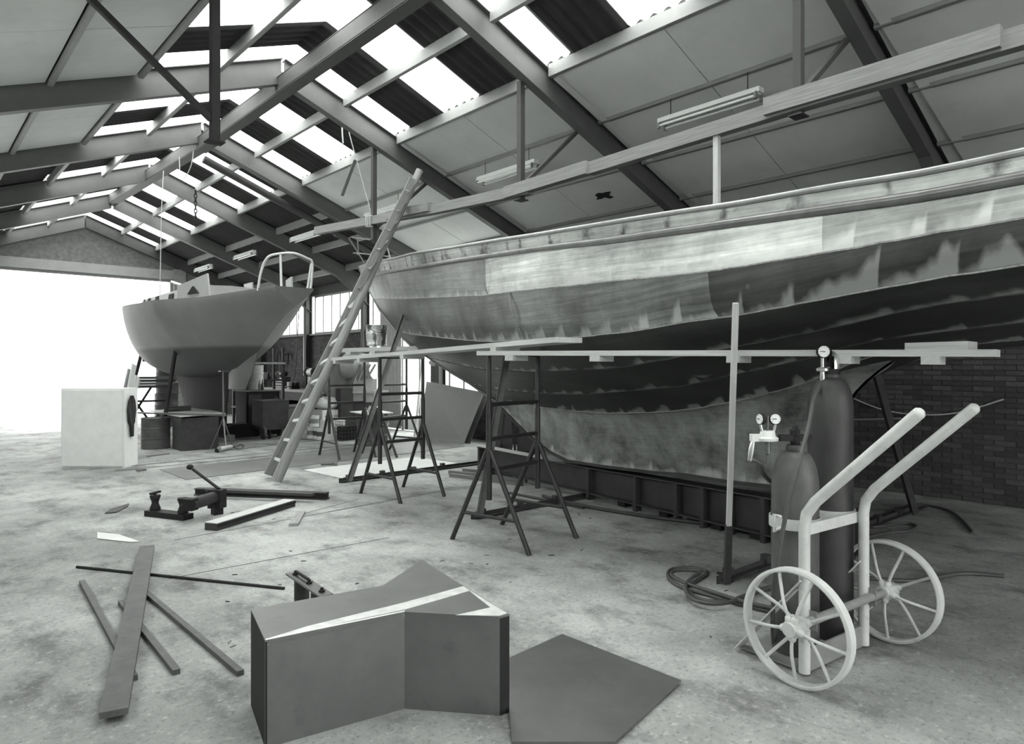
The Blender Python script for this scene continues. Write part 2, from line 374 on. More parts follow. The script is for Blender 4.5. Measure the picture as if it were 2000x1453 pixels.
MB().bar((DX1 - .05, TE + .1, 0), (DX1 - .05, TE + .1, DZ), .1, .1, (0, 1, 0)).bar((DX0 + .05, TE + .1, 0), (DX0 + .05, TE + .1, DZ), .1, .1, (0, 1, 0)).bar((DX0, TE + .1, DZ - .05), (DX1, TE + .1, DZ - .05), .1, .1).build('frame', PURL, ds)
# unseen walls: window band beside the camera and open back doorway added for daylight
wl = structure('wall_left')
MB().box((XL - .22, TB, 0), (XL, TE, SILL)).box((XL - .22, TB, P0(XL) - .1), (XL, TE, P0(XL) + .2)).build('brickwork', ENDW, wl)
for k in range(0, 9): wi += 1; window('window_%d' % wi, XL - .1, frames[k] + .1 if k else TB + .1, frames[k + 1] - .1, SILL + .05, P0(XL) - .12, 6)
wb = structure('wall_back')
MB().plate([(XL, TB, 0), (.6, TB, 0), (.6, TB, P0(.6) + .2), (XL, TB, P0(XL) + .2)], .25, (0, -1, 0)).plate([(7.6, TB, 0), (XR, TB, 0), (XR, TB, P0(XR) + .2), (7.6, TB, P0(7.6) + .2)], .25, (0, -1, 0)).plate([(.6, TB, 4.3), (7.6, TB, 4.3), (7.6, TB, P0(7.6) + .2), (RX, TB, P0(RX) + .2), (.6, TB, P0(.6) + .2)], .25, (0, -1, 0)).build('brickwork', ENDW, wb)

# roof
roof = structure('ceiling')
W4 = F_ / 4
def sheet_mesh(name, x0, x1, m_):
    n = 30; G = []
    sg = 1 if x1 > RX else -1
    for x in (x0, x1): G.append([V((x, (i / n - .5) * (W4 + .03), P0(x) + .165 + .024 * math.cos(i / n * 5 * 6.2832))) for i in range(n + 1)])
    return MB().grid(G, flip=sg < 0).mesh(name, m_, smooth=60)
mR = {}
for sg in (1, -1):
    e = 1 if sg > 0 else -1
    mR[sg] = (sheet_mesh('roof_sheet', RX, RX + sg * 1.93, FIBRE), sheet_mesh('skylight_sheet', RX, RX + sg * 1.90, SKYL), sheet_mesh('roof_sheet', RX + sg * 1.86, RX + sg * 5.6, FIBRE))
t = TB + W4 / 2; cols = []
k0 = -10 * 2
for k in range(-20 * 2, 17):
    t = T0 + k * W4
    if TB - .5 < t < TE + .5: cols.append((k, t))
for sg in (1, -1):
    for k, t in cols:
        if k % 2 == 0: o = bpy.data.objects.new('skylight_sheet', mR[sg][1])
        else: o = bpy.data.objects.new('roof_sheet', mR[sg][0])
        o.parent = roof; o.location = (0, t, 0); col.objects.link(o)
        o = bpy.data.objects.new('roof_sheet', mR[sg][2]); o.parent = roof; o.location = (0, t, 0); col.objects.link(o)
def mir(x, sg): return RX + sg * (x - RX)
for sg in (1, -1):
    for i, x in enumerate(PUR):
        if i == 0: continue
        xx = mir(x, sg); z = P0(xx)
        big = i <= 2
        # Z purlin: web plus flanges, one length per bay
        for a, b in zip(frames, frames[1:]):
            q = MB().box((xx - .006, a + .06, z), (xx + .006, b - .06, z + .15)).box((xx, a + .06, z - .004), (xx + .05, b - .06, z + .008))
            q.build('purlin', PURL, roof)
    # lining boards, two to a bay and one row between neighbouring purlins
    for j in range(2, 6):
        x0 = PUR[j]; x1 = PUR[j + 1] if j < 5 else 9.66
        for a, b in zip(frames, frames[1:]):
            if b > 12.95: continue
            for h in (0, 1):
                t0, t1 = lerp(a, b, h / 2) + (.07 if h == 0 else .006), lerp(a, b, (h + 1) / 2) - (.07 if h else .006)
                A, B_ = mir(x0 + .03, sg), mir(x1 - .012, sg); dz = .035 + random.uniform(-.004, .004)
                s4 = [V((A, t0, P0(A) + dz)), V((B_, t0, P0(B_) + dz)), V((B_, t1, P0(B_) + dz)), V((A, t1, P0(A) + dz))]
                MB().plate(s4, .02, (0, 0, 1)).build('ceiling_board', BOARD, roof)
# black patch set under a board for the dark of a torn hole
hc = []
for a in range(14):
    r = (.1 if a % 3 else .075) * (1 + .35 * math.sin(a * 1.7)); an = a / 14 * 6.283
    y = 6.0 + 1.05 + 1.35 * r * math.cos(an) * 1.2; x = 8.28 + r * math.sin(an) * .9
    hc.append(V((x, y, P0(x) + .022)))
MB().plate(hc, .006, (0, 0, 1)).build('torn_hole_patch', BLACK, roof)
# ridge beam and rafters
for ta, tb_, za, zb_ in ((TB, 12.95, 5.47, 5.47), (12.95, 20.0, 5.5, 5.72)):
    for x0, x1, o0, o1 in ((-.09, .09, 0, .02), (-.01, .01, .02, .22), (-.09, .09, .22, .24), (-.09, -.07, .01, .23)):
        MB().hexa([(RX + x0, ta, za + o0), (RX + x1, ta, za + o0), (RX + x1, tb_, zb_ + o0), (RX + x0, tb_, zb_ + o0), (RX + x0, ta, za + o1), (RX + x1, ta, za + o1), (RX + x1, tb_, zb_ + o1), (RX + x0, tb_, zb_ + o1)]).build('ridge_beam', ROOFSD, roof)
def rafter(t, sg, hd):
    m = MB(); xe = XR - .02; hw = .065
    for x0, x1 in ((RX + .02, 8.5), (8.5, xe)):
        h0 = .24; h1 = .24 if x1 < 8.6 else .6
        def pt(x, dz, s): X = mir(x, sg); return (X, t + s, P0(X) + dz)
        # web, bottom flange, top flange
        for (da0, da1, db0, db1, hw_) in ((-h0, -h1, .1, .1, .008), (-h0 - .014, -h1 - .014, -h0, -h1, hw), (.1, .1, .114, .114, hw)):
            P = [pt(x0, da0, -hw_), pt(x1, da1, -hw_), pt(x1, da1, hw_), pt(x0, da0, hw_), pt(x0, db0, -hw_), pt(x1, db1, -hw_), pt(x1, db1, hw_), pt(x0, db0, hw_)]
            m.hexa(P)
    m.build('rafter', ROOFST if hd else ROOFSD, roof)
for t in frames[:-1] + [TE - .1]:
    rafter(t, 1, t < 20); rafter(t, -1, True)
for t in frames[1:]:
    if t > 9: continue
# curved edge strip along the lining beside one rafter
for k, t in ((4, 6.0), (3, 2.56), (5, 9.44)):
    P = []
    for i in range(13):
        x = lerp(6.0, 9.3, i / 12); P.append(V((x, t - .12 - (.16 * (i / 12) if t < 9 else 0), P0(x) + .03 - .02)))
    G = [[p + V((0, -.06, 0)) for p in P], [p + V((0, .045, .0)) for p in P]]
    MB().grid(G).grid([[p + V((0, -.045, .01)) for p in P], [p + V((0, .045, .01)) for p in P]], flip=True).build('edge_strip', BOARD, roof)
# hangers that carry the timber beam, with their braces
def hanger(x, t, zb, sg, mt):
    xx = x; zt = P0(xx) - .24
    h = MB().bar((xx, t, zb), (xx, t, zt), .07, .07, (0, 1, 0)).box((xx - .07, t - .06, zb - .012), (xx + .07, t + .06, zb)).build('hanger', mt, roof)
    x2 = xx + sg * 1.0
    MB().bar((xx + sg * .03, t, zb + .18), (x2, t, P0(x2) - .24), .045, .05, (0, 1, 0)).build('brace', mt, h)
ZB = {9.44: 3.81, 6.0: 3.66, 2.56: 3.75, -.88: 3.75}
for t in (9.44, 6.0, 2.56, -.88): hanger(5.6, t + .075, ZB[t] - (.2 if t > 9 else .03), 1, ROOFSD)
for t in (6.0, 2.56): hanger(2.0, t, 3.52, -1, IRON)
# pipes that run beside a rafter
def slope_pt(x, t, dz): return V((x, t, P0(x) + dz))
m = MB().tube([slope_pt(4.3, 13.5, -.28), slope_pt(7.6, 13.5, -.28), slope_pt(9.3, 13.5, -.28)], .075, 12).build('flue_pipe', ROOFSD, roof, 40)
MB().tube([slope_pt(4.3, 13.3, -.1), slope_pt(9.3, 13.3, -.1)], .03, 8).build('conduit', ROOFST, roof, 40)
MB().bar((7.0, 13.5, P0(7) - .37), (7.0, 13.5, P0(7) + .1), .12, .03).build('pipe_bracket', ROOFST, roof)

# ------------------------------------------------------------------ STEEL YACHT UNDER CONSTRUCTION
HU = V((.1366, .9906, 0)); HN = V((-.9906, .1366, 0)); HC = V((6.57, 7.68, 0))
def hray(px, py, b):
    k = (px - CX) / F; D = V((k * CC + SS, CC - k * SS, 0)); C = HC + HN * b
    det = D.x * -HU.y + HU.x * D.y
    d = (C.x * -HU.y + HU.x * C.y) / det; a = (D.x * C.y - D.y * C.x) / det
    return d, a, H + (CY - py) / F * d
A0 = hray(702, 522, 0)[1]
def hp(S, b, z): p = HC + HU * (A0 - S) + HN * b; return V((p.x, p.y, z))
def taper(S): return 1 - .4 * max(0, (S - 11) / 5) ** 2
def BF(mx, L, p, s0): return lambda S: mx * (1 - max(0, 1 - max(0, S - s0) / L) ** p) * taper(S)
def solve(px, py, bf):
    b = .3
    for i in range(80):
        d, a, z = hray(px, py, b); b = .6 * b + .4 * bf(A0 - a)
    return A0 - a, z
def interp(K, x):
    if x <= K[0][0]: return K[0][1]
    for (x0, y0), (x1, y1) in zip(K, K[1:]):
        if x <= x1: return lerp(y0, y1, (x - x0) / (x1 - x0))
    return K[-1][1]
STEM = [(702, 522), (709, 542), (716, 557), (731, 585), (743, 608), (756, 624), (772, 645), (803, 676), (834, 696), (886, 730), (917, 748), (955, 775), (978, 790), (986, 796), (1034, 841), (1056, 858), (1085, 879), (1122, 896)]
STM = [(A0 - hray(x, y, 0)[1], hray(x, y, 0)[2]) for x, y in STEM]
CUR = [  # start on the stem (pixel), image points, half-breadth law, stern (z14, z16)
 ((702, 522), [(772, 506), (801, 498), (880, 486), (949, 475), (1060, 459), (1184, 439), (1329, 417), (1440, 402), (1629, 368), (1798, 344)], (1.9, 11, 1.9), (2.60, 2.70)),
 ((710, 543), [(763, 530.5), (825, 521), (887, 510), (957, 499.5), (1060, 485), (1184, 471), (1440, 435), (1629, 408), (1798, 385)], (1.9, 11, 1.9), (2.49, 2.60)),
 ((730, 584), [(789, 583.7), (851, 581), (896, 579), (952, 577), (989, 571), (1090, 560.5), (1143, 555.5), (1246, 544), (1329, 538), (1440, 522), (1489, 516), (1629, 492), (1798, 460)], (1.9, 10.5, 1.85), (2.33, 2.48)),
 ((773, 646), [(805, 653), (865, 659.7), (927, 666), (958, 667), (1108, 661), (1246, 646), (1343, 627), (1432, 618.5), (1527, 599), (1629, 581), (1798, 548)], (1.83, 10, 1.85), (2.19, 2.40)),
 ((835, 697), [(865, 705), (938, 720.6), (1040, 727), (1200, 720), (1296, 703), (1420, 681), (1599, 646), (1680, 628), (1798, 600)], (1.5, 8.5, 1.85), (2.10, 2.35)),
 ((921, 751), [(955, 759), (1047, 768), (1133, 770), (1200, 766), (1337, 753.6), (1475, 723), (1580, 700), (1690, 667)], (.93, 6.5, 1.85), (2.02, 2.32)),
 ((975, 788), [(1005, 787), (1052, 794.5), (1122, 803), (1188, 807), (1280, 805.5), (1365, 797.6), (1475, 775.6), (1593, 742), (1629, 719.5), (1698, 693)], (.42, 4.5, 1.85), (1.95, 2.30))]
SEND = 16.0
def SI(s0, i):   # station spacing: starts on the stem, then the same stations on every curve
    c = SEND * i / 160; k = 1.3 * s0 + .05; return c + s0 * (math.exp(-c / k) - math.exp(-SEND / k) * c / SEND)
curves = []
for st, pts, (mx, L, p), (z14, z16) in CUR:
    d, a, z0 = hray(st[0], st[1], 0); s0 = A0 - a; bf = BF(mx, L, p, s0)
    K = [(s0, z0)]
    for q in pts:
        S, z = solve(q[0], q[1], bf)
        if S > K[-1][0] + .25: K.append((S, z))
    K += [(14, z14), (SEND, z16)]
    # smooth z(S) with a resampled moving average
    raw = [interp(K, SI(s0, i)) for i in range(161)]
    for it in range(3): raw = [raw[0]] + [(raw[i - 1] + raw[i] * 2 + raw[i + 1]) / 4 for i in range(1, 160)] + [raw[-1]]
    curves.append((s0, bf, raw))
NU = 160
def cpt(j, i):
    s0, bf, raw = curves[j]; S = SI(s0, i)
    return S, bf(S), raw[i]
yh = thing('steel_yacht_hull', 'big unpainted steel yacht hull with welded plates, on a keel beam along the brick wall', 'boat', hp(8, 0, .3))
SUB = 5
seam_lines = []
def ix(j, px):   # station where the middle of a strake is seen at a given pixel column
    def col_(i):
        q = V(cpt(j, i)).lerp(V(cpt(j + 1, i)), .5); p = hp(*q); d = p.x * SS + p.y * CC
        return CX + F * (p.x * CC - p.y * SS) / d if d > .5 else 9e9
    return min(range(15, 130), key=lambda i: abs(col_(i) - px))
butts = [[ix(0, 950), ix(0, 1300), ix(0, 1660)], [ix(1, 952), ix(1, 1600)], [ix(2, 1012), ix(2, 1400)], [ix(3, 1250)], [ix(4, 1100), ix(4, 1620)], [ix(5, 1365)]]
for j in range(6):
    rows = []; uvs = []
    for k in range(SUB + 1):
        t = k / SUB; row = []; uv = []
        for i in range(NU + 1):
            q = [V(cpt(min(max(j + o, 0), 6), i)) for o in (-1, 0, 1, 2)]
            if j == 0: q[0] = q[1] * 2 - q[2]
            if j == 5: q[3] = q[2] * 2 - q[1]
            if j == 0: P = q[1].lerp(q[2], t)
            else:
                if j == 1: q[0] = q[1] * 2 - q[2]
                P = .5 * ((2 * q[1]) + (q[2] - q[0]) * t + (2 * q[0] - 5 * q[1] + 4 * q[2] - q[3]) * t * t + (3 * q[1] - q[0] - 3 * q[2] + q[3]) * t ** 3)
            row.append(P); wdt = (q[1] - q[2]).length; uv.append((P.x, (1 - t) * wdt))
        rows.append(row); uvs.append(uv)
    cuts = [0] + butts[j] + [NU]
    for sd in (1, -1):
        for a, b in zip(cuts, cuts[1:]):
            G = [[hp(P.x, sd * max(P.y, .004), P.z) for P in r[a:b + 1]] for r in rows]; UV = [u[a:b + 1] for u in uvs]
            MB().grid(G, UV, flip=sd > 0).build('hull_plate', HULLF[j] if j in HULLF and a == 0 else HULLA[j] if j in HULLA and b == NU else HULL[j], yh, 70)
# keel: side plates from the garboard seam down to the keel bottom
s5, bf5, raw5 = curves[6]; K5 = [(SI(s5, i), raw5[i]) for i in range(NU + 1)]
lowS = [(S, z) for S, z in STM if S >= s5 - .01]
KB = [(1177, 908), (1280, 920), (1337, 924), (1420, 937), (1503, 946)]
low = [(S, .03 + .08 * min(1, (S - s5) / 1.8), z) for S, z in lowS] + [(A0 - hray(x, y, .12)[1], .12, hray(x, y, .12)[2]) for x, y in KB] + [(10.75, .12, .57)]
def lowat(S): return interp([(a, b) for a, b, c in low], S), interp([(a, c) for a, b, c in low], S)
SK = 11.0
def up5(S):
    return bf5(S), interp(K5, S)
KN = 60
for sd in (1, -1):
    for a, b in ((0, 26), (26, KN)):
        G = []; UVs = []
        for k in range(17):
            r = []; u = []
            for i in range(a, b + 1):
                e = (k / 16) ** 1.4; S = s5 + (10.72 + .5 * math.exp(-e * 9) - s5) * i / KN; b1, z1 = up5(S); b0, z0 = lowat(S)
                bb = lerp(b1, b0, min(1, e * 1.0) ** .55); zz = lerp(z1, z0, e)
                # trailing edge sweeps up to the garboard
                q = max(0, (i / KN - .9) / .1); SS_ = S - .45 * q * q * e * 0 ; r.append(hp(SS_, sd * lerp(bb, .03, q ** 2), zz)); u.append((S, (1 - e) * (z1 - z0)))
            G.append(r); UVs.append(u)
        MB().grid(G, UVs, flip=sd > 0).build('keel_plate', HULL[6], yh, 70)
G = []
for i in range(NU + 1):
    S, b, z = cpt(6, i)
    if S > 10.3: G.append([hp(S, b * e, z - .02 * (1 - abs(e))) for e in (1, .5, 0, -.5, -1)])
MB().grid(G, [[(p.y, .3) for p in q] for q in G], flip=True).build('hull_plate', HULL[5], yh, 70)
# flat keel shoe and stem bar
ks = MB()
for (S0, b0, z0), (S1, b1, z1) in zip(low, low[1:]):
    ks.hexa([hp(S0, b0 + .03, z0 - .03), hp(S1, b1 + .03, z1 - .03), hp(S1, -b1 - .03, z1 - .03), hp(S0, -b0 - .03, z0 - .03), hp(S0, b0 + .03, z0), hp(S1, b1 + .03, z1), hp(S1, -b1 - .03, z1), hp(S0, -b0 - .03, z0)])
ks.build('keel_shoe', STEELD, yh)
MB().tube([hp(S - .01, 0, z) for S, z in STM if S < s5 + .2], .022, 8).build('stem_bar', STEEL, yh, 60)
RAIL = mat('rail_steel', .34, .35, .5, .2, 8)
for sd in (1, -1):
    R = [cpt(0, i) for i in range(0, NU + 1, 2)]
    MB().tube([hp(S, sd * (b + .004), z + .012) for S, b, z in R], .019, 8).build('cap_rail', RAIL, yh, 60)
    R = [cpt(1, i) for i in range(0, NU + 1, 2)]
    MB().tube([hp(S, sd * (b + .012), z) for S, b, z in R], .03, 10).build('rub_rail', mat('rub_rail_steel', .2, .35, .5, .25, 8), yh, 60)
# weld beads along the seams and up the butts
BEAD = mat('weld_bead', .3, .45, .4, .5, 30)
for j in range(2, 7):
    MB().tube([hp(S, b + .002, z + random.uniform(-.003, .003)) for S, b, z in (cpt(j, i) for i in range(0, NU + 1))], .0065, 5).build('weld_bead', BEAD if j in (2, 3, 6) else STEELD, yh, 60)
for j, i in ((1, butts[1][0]), (2, butts[2][0]), (0, butts[0][0])):
    S0, b0, z0 = cpt(j, i); S1, b1, z1 = cpt(j + 1, i)
    MB().tube([hp(lerp(S0, S1, t), lerp(b0, b1, t) + .05 * math.sin(t * 3.14), lerp(z0, z1, t)) for t in [q / 8 for q in range(9)]], .006, 5).build('weld_bead', BEAD, yh, 60)
# deck and transom close the hull
dk = MB(); G = [[], []]
for i in range(0, NU + 1, 4):
    S, b, z = cpt(1, i); G[0].append(hp(S, b - .02, z)); G[1].append(hp(S, -b + .02, z))
dk.grid(G).build('deck', STEELD, yh)
pr = [cpt(j, NU) for j in range(7)]
MB().plate([hp(SEND, b, z) for S, b, z in pr] + [hp(SEND, -b, z) for S, b, z in reversed(pr)], .01, -HU).build('transom', STEEL, yh)
# half-built pulpit on the bow
B0 = hp(.12, 0, 3.76)
pp = lambda px, py, d: at(px, py, d)
db = hray(702, 522, 0)[0]
MB().tube([at(716, 520, db + .1), at(681, 464, db), at(690, 463, db - .2), at(728, 468, db - 1.0), at(737, 470, db - 1.2)], .017, 8).build('pulpit_rail', RAIL, yh, 60)
MB().tube([at(698, 464, db - .3), at(700, 492, db - .3), at(698, 497, db - .1)], .012, 8).build('pulpit_strut', RAIL, yh, 60)
MB().tube([at(690, 494, db), at(700, 494, db - .3), at(760, 501, db - 1.6)], .013, 8).build('pulpit_rail', RAIL, yh, 60)
MB().tube([at(757, 484, db - 1.6), at(763, 505, db - 1.7)], .016, 8).build('pulpit_stanchion', RAIL, yh, 60)
MB().tube([at(737, 470, db - 1.2), at(757, 484, db - 1.6)], .012, 8).build('pulpit_rail', RAIL, yh, 60)

# long I-beam the keel rests on
kb = thing('keel_beam', 'long dark steel I-beam with web stiffeners carrying the keel of the big hull', 'beam', hp(8, 0, 0))
bs0, bs1 = 5.0, 10.9
def bz(S): return interp([(5.0, .43), (7.3, .42), (13, .5)], S)
BW = .09
for nm, za, zb_, hw in (('bottom_flange', .07, .085, .1), ('web', .085, None, .008), ('top_flange', None, None, .1)):
    m = MB()
    for S0, S1 in ((bs0, 7.2), (7.2, bs1)):
        t0, t1 = bz(S0) - .035, bz(S1) - .035
        z = {'bottom_flange': (.07, .085, .07, .085), 'web': (.085, t0 - .015, .085, t1 - .015), 'top_flange': (t0 - .015, t0, t1 - .015, t1)}[nm]
        m.hexa([hp(S0, hw, z[0]), hp(S1, hw, z[2]), hp(S1, -hw, z[2]), hp(S0, -hw, z[0]), hp(S0, hw, z[1]), hp(S1, hw, z[3]), hp(S1, -hw, z[3]), hp(S0, -hw, z[1])])
    m.build(nm, STEELD, kb)
for S in (5.02, 7.55, 8.35, 8.95, 9.3, 9.62, 10.0, 10.4, 10.8):
    m = MB(); h = bz(S) - .05
    m.hexa([hp(S, .1, .0), hp(S + .045, .1, 0), hp(S + .045, .008, 0), hp(S, .008, 0), hp(S, .1, h), hp(S + .045, .1, h), hp(S + .045, .008, h), hp(S, .008, h)]).build('stiffener', STEELD, kb)
for S in (5.3, 8.1, 8.75, 9.45, 9.9, 10.5):
    MB().obox(hp(S, -.02, .035), HU * .06, HN * .06, V((0, 0, .035))).build('foot_block', IRON, kb)

# ------------------------------------------------------------------ cradle bars with their props
def proj_on_bar(a, b, t): return lerp(a, b, t)
def cradle(label, a, b, posts):
    A, B_ = fl(*a), fl(*b)
    r = thing('cradle_bar', label, 'prop', (A + B_) / 2, None)
    d = (B_ - A).normalized(); n = V((-d.y, d.x, 0))
    MB().bar(A + V((0, 0, .02)) - n * .03, B_ + V((0, 0, .02)) - n * .03, .06, .006).bar(A + V((0, 0, .03)), B_ + V((0, 0, .03)), .007, .06).build('ground_angle', STEELD, r)
    L = (B_ - A).length
    for k in range(int(L / .55)):
        c = A + d * (.15 + k * .55)
        MB().obox(c + V((0, 0, .06)), d * .03, n * .03, V((0, 0, .035))).build('clamp_lug', STEELD, r)
    MB().tube([A + d * .12 - n * .07 + V((0, 0, .045)), A + d * .12 + n * .07 + V((0, 0, .045))], .012, 8).build('clamp_bolt', IRON, r)
    for kind, p0, p1 in posts:
        if kind == 'wood':
            mid = lerp(p0, p1, .23)
            q = MB().bar(p0, mid, .048, .042, (1, -.9, 0)).build('post_shoe', STEELD, r)
            MB().bar(lerp(p0, p1, .2), p1, .033, .033, (1, -.9, 0)).build('post', WOODL, r)
        else:
            MB().bar(p0, p1, .075, .008, (1, -.9, 0)).bar(p0 + V((.03, -.025, 0)), p1 + V((.03, -.025, 0)), .008, .06, (1, -.9, 0)).build('post', kind, r)
STL = mat('prop_angle_steel', .075, .5, .3, .3, 8, spots=.3)
def on_hull(px, py):   # nearest point of the plating seen at a pixel
    best = None
    for j in range(6):
        for i in range(20, NU, 1):
            for t in (0, .2, .4, .6, .8):
                q = V(cpt(j, i)).lerp(V(cpt(j + 1, i)), t); p = hp(q.x, q.y, q.z); xc = p.x * CC - p.y * SS; d = p.x * SS + p.y * CC
                if d < .5: continue
                e = (CX + F * xc / d - px) ** 2 + (CY - F * (p.z - H) / d - py) ** 2
                if best is None or e < best[0]: best = (e, d)
    return at(px, py, best[1] - .05)
cradle('pale wooden prop in a steel shoe on its ground angle, beside the floor hose', (1400, 1141), (1800, 992),
       [('wood', fl(1420, 1138, .05), on_hull(1437, 592)), (STEELD, fl(1782, 1003, .05), at(1698, 700, 6.6))])
cradle('slanting steel prop behind the big tube trestle, on a notched ground angle', (920, 1014), (1195, 962),
       [(STL, fl(930, 1010, .05), on_hull(985, 694))])
cradle('slanting steel prop that reaches the bow plating, on a ground angle by the pale board', (662, 943), (940, 906),
       [(STL, fl(678, 940, .05), on_hull(787, 616))])

# ------------------------------------------------------------------ trestles
def trestle(label, p1, p2, zt, mt, leg=.45, r=.027):
    p1, p2 = V(p1), V(p2); c = (p1 + p2) / 2; t = thing('tube_trestle', label, 'trestle', c, None)
    d = (p2 - p1); d.z = 0; d.normalize(); n = V((d.y, -d.x, 0)); Z = V((0, 0, 1))
    for p in (p1, p2):
        MB().tube([p + Z * .42, p + Z * 1.2], r, 12).build('upright', mt, t, 50)
        MB().tube([p + Z * 1.15, p + Z * zt], r * .78, 12).build('extension_tube', mt, t, 50)
        for s in (1, -1):
            MB().tube([p + Z * .86 + n * s * .02, p + n * s * leg], r * .85, 10).build('leg', mt, t, 50)
        e = .27 / .86
        MB().tube([p + n * leg * (1 - e) + Z * .27, p - n * leg * (1 - e) + Z * .27], r * .6, 8).build('leg_tie', mt, t, 50)
    for z in (1.27, .96, .68): MB().tube([p1 + Z * z, p2 + Z * z], r * .75, 10).build('rung', mt, t, 50)
    MB().bar(p1 + Z * (zt - .015), p2 + Z * (zt - .015), .05, .03).build('head_bar', mt, t)
    return t
TA = (fl(955, 1068), fl(1050, 1037)); TBp = (fl(742, 973), fl(826, 960)); TC = (fl(643, 894), fl(712, 888)); TD = (fl(740, 890), fl(794, 882))
trestle('big dark tube trestle standing alone before the hull forefoot, under two plank ends', *TA, 1.735, TUBEP)
trestle('dark tube trestle astride the pale board, under the rising scaffold plank', *TBp, 1.735, TUBEP)
trestle('rusty tube trestle just past the ladder, near the paint cans', *TC, 1.78, TUBEP)
trestle('dark tube trestle under the bucket platform, nearest the boarded grey door', *TD, 1.78, TUBEP)

# ------------------------------------------------------------------ scaffold planks
def plank(label, a, b, wd, th, mt, cleats, over=.0):
    a, b = V(a), V(b); t = thing('scaffold_plank', label, 'plank', (a + b) / 2, None)
    MB().bar(a, b, wd, th).build('board', mt, t)
    d = (b - a).normalized(); s = d.cross(V((0, 0, 1))).normalized(); u = s.cross(d)
    for q in cleats:
        c = lerp(a, b, q) - u * (th / 2 + .022); MB().obox(c, d * .045, s * (wd / 2), u * .022).build('cleat', WOODL, t)
    return t
plank('long pale scaffold plank running level along the side of the big hull', at(946, 690, 6.02), at(1950, 690, 3.62), .2, .038, WOODL, (.1, .33, .62, .8, .92))
plank('pale scaffold plank sloping up from the ladder to the big trestle', at(663, 702, 9.6), at(1112, 664, 5.45), .27, .042, WOODL, (.03, .2, .45, .82))
pb = plank('short thick plank platform carrying the splashed bucket', at(668, 685, 12.4), at(826, 680, 12.1), .5, .07, WOODL, (.15, .45, .9))
plank('short offcut of plank resting on the long scaffold plank', at(1778, 679, 3.93), at(1900, 676, 3.71), .2, .05, WOODL, ())

# bucket with paint splashes
def mk_can():
    m, nt, b = newmat('splashed_can'); N = NT(nt); c = N.coord('Object')
    g = N.noise(c, 5.5, 3, .5, (1, 1, .6)); o = N.ramp(g, [(.42, .55), (.48, .75), (.52, .22), (.6, .10)])
    nt.links.new(o, b.inputs['Base Color']); b.inputs['Roughness'].default_value = .35; b.inputs['Metallic'].default_value = .3; return m
CANM = mk_can()
bc = at(735, 675, 12.25); bc.z = at(735, 675.5, 12.25).z
bk = thing('paint_bucket', 'large round tin bucket splashed with paint, on the short plank platform', 'bucket', bc)
MB().lathe(bc, [(.176, 0), (.182, .01), (.182, .05), (.178, .055), (.182, .2), (.186, .21), (.182, .22), (.182, .355), (.188, .365), (.182, .372), (.172, .36), (.17, .05)], 28).build('body', CANM, bk, 40)
MB().tube([bc + V((.18 * math.cos(a), .18 * math.sin(a), .34 - .11 * math.sin((a - 3.3) / 2.4 * 3.14))) for a in [3.3 + 2.4 * i / 12 for i in range(13)]], .006, 6).build('bail_handle', STEELD, bk, 40)

# ------------------------------------------------------------------ ladder
f1, f2 = fl(525, 934), fl(540, 946)
dirs = None
Lt = on_x(790, 385, 5.5)
f1.z = f2.z = .05
top2 = on_x(819, 332, 5.66); sep = (f1 - f2)
ld = thing('wooden_ladder', 'long wooden pole ladder leaning up against the timber roof beam', 'ladder', (f1 + f2) / 2)
top1 = on_x(806, 348, 5.35)
def stile(a, b, flip):
    n = 14; m = MB(); dd = (b - a).normalized(); acr = (f2 - f1).normalized()
    up = acr.cross(dd).normalized(); ac2 = dd.cross(up)
    rows = []
    L = (b - a).length; o = random.random() * 5
    G = []; UVs = []
    for i in range(n + 1):
        p = lerp(a, b, i / n) + ac2 * .008 * math.sin(i * 1.1) + up * .007 * math.sin(i * .8); r = lerp(.074, .054, i / n)
        G.append([p + up * r * math.cos(q / 12 * 6.2832) + ac2 * flip * r * (max(math.sin(q / 12 * 6.2832), -.25)) for q in range(13)]); UVs.append([(o + L * i / n, q / 12 * .35) for q in range(13)])
    m.grid(G, UVs, flip=flip < 0); k = 13
    m.face([q for q in range(12)]); m.face([n * 13 + q for q in reversed(range(12))])
    m.build('stile', LADW, ld, 50)
stile(f1, top1, -1); stile(f2, top2, 1)
for i in range(15):
    q = .055 + i * .0645; a, b = lerp(f1, top1, q), lerp(f2, top2, q); d = (top2 - f2).normalized()
    MB().bar(a - (b - a) * .08, b + (b - a) * .08, .075, .042, d).build('rung', WOODL if i < 9 else LADW, ld)

# ------------------------------------------------------------------ timber roof beam (spliced pieces)
tb = thing('timber_beam', 'long spliced timber beam hung from the roof frames over the big hull', 'beam', (5.6, 6, 3.7))
zt = lambda t: interp([(-2, 3.76), (2.6, 3.757), (4.7, 3.71), (6.0, 3.66), (9.44, 3.83), (11.5, 3.98)], t)
for a, b, dx, dz, hh in ((11.5, 8.0, 0, 0, .13), (9.0, 7.9, -.05, .035, .12), (8.0, 5.9, 0, 0, .13), (6.3, 4.95, -.04, .0, .14), (4.95, 2.5, 0, 0, .13), (2.9, 1.2, -.05, .02, .15), (2.5, -1.5, 0, .0, .14)):
    MB().bar((5.6 + dx, a, zt(a) + hh / 2 + dz), (5.6 + dx, b, zt(b) + hh / 2 + dz), .1, hh).build('timber', WOODB, tb)
MB().bar((5.72, 5.6, 3.83), (5.72, 4.7, 3.86), .16, .03).build('packing_board', WOODL, tb)
rp = on_x(727, 430, 5.6)
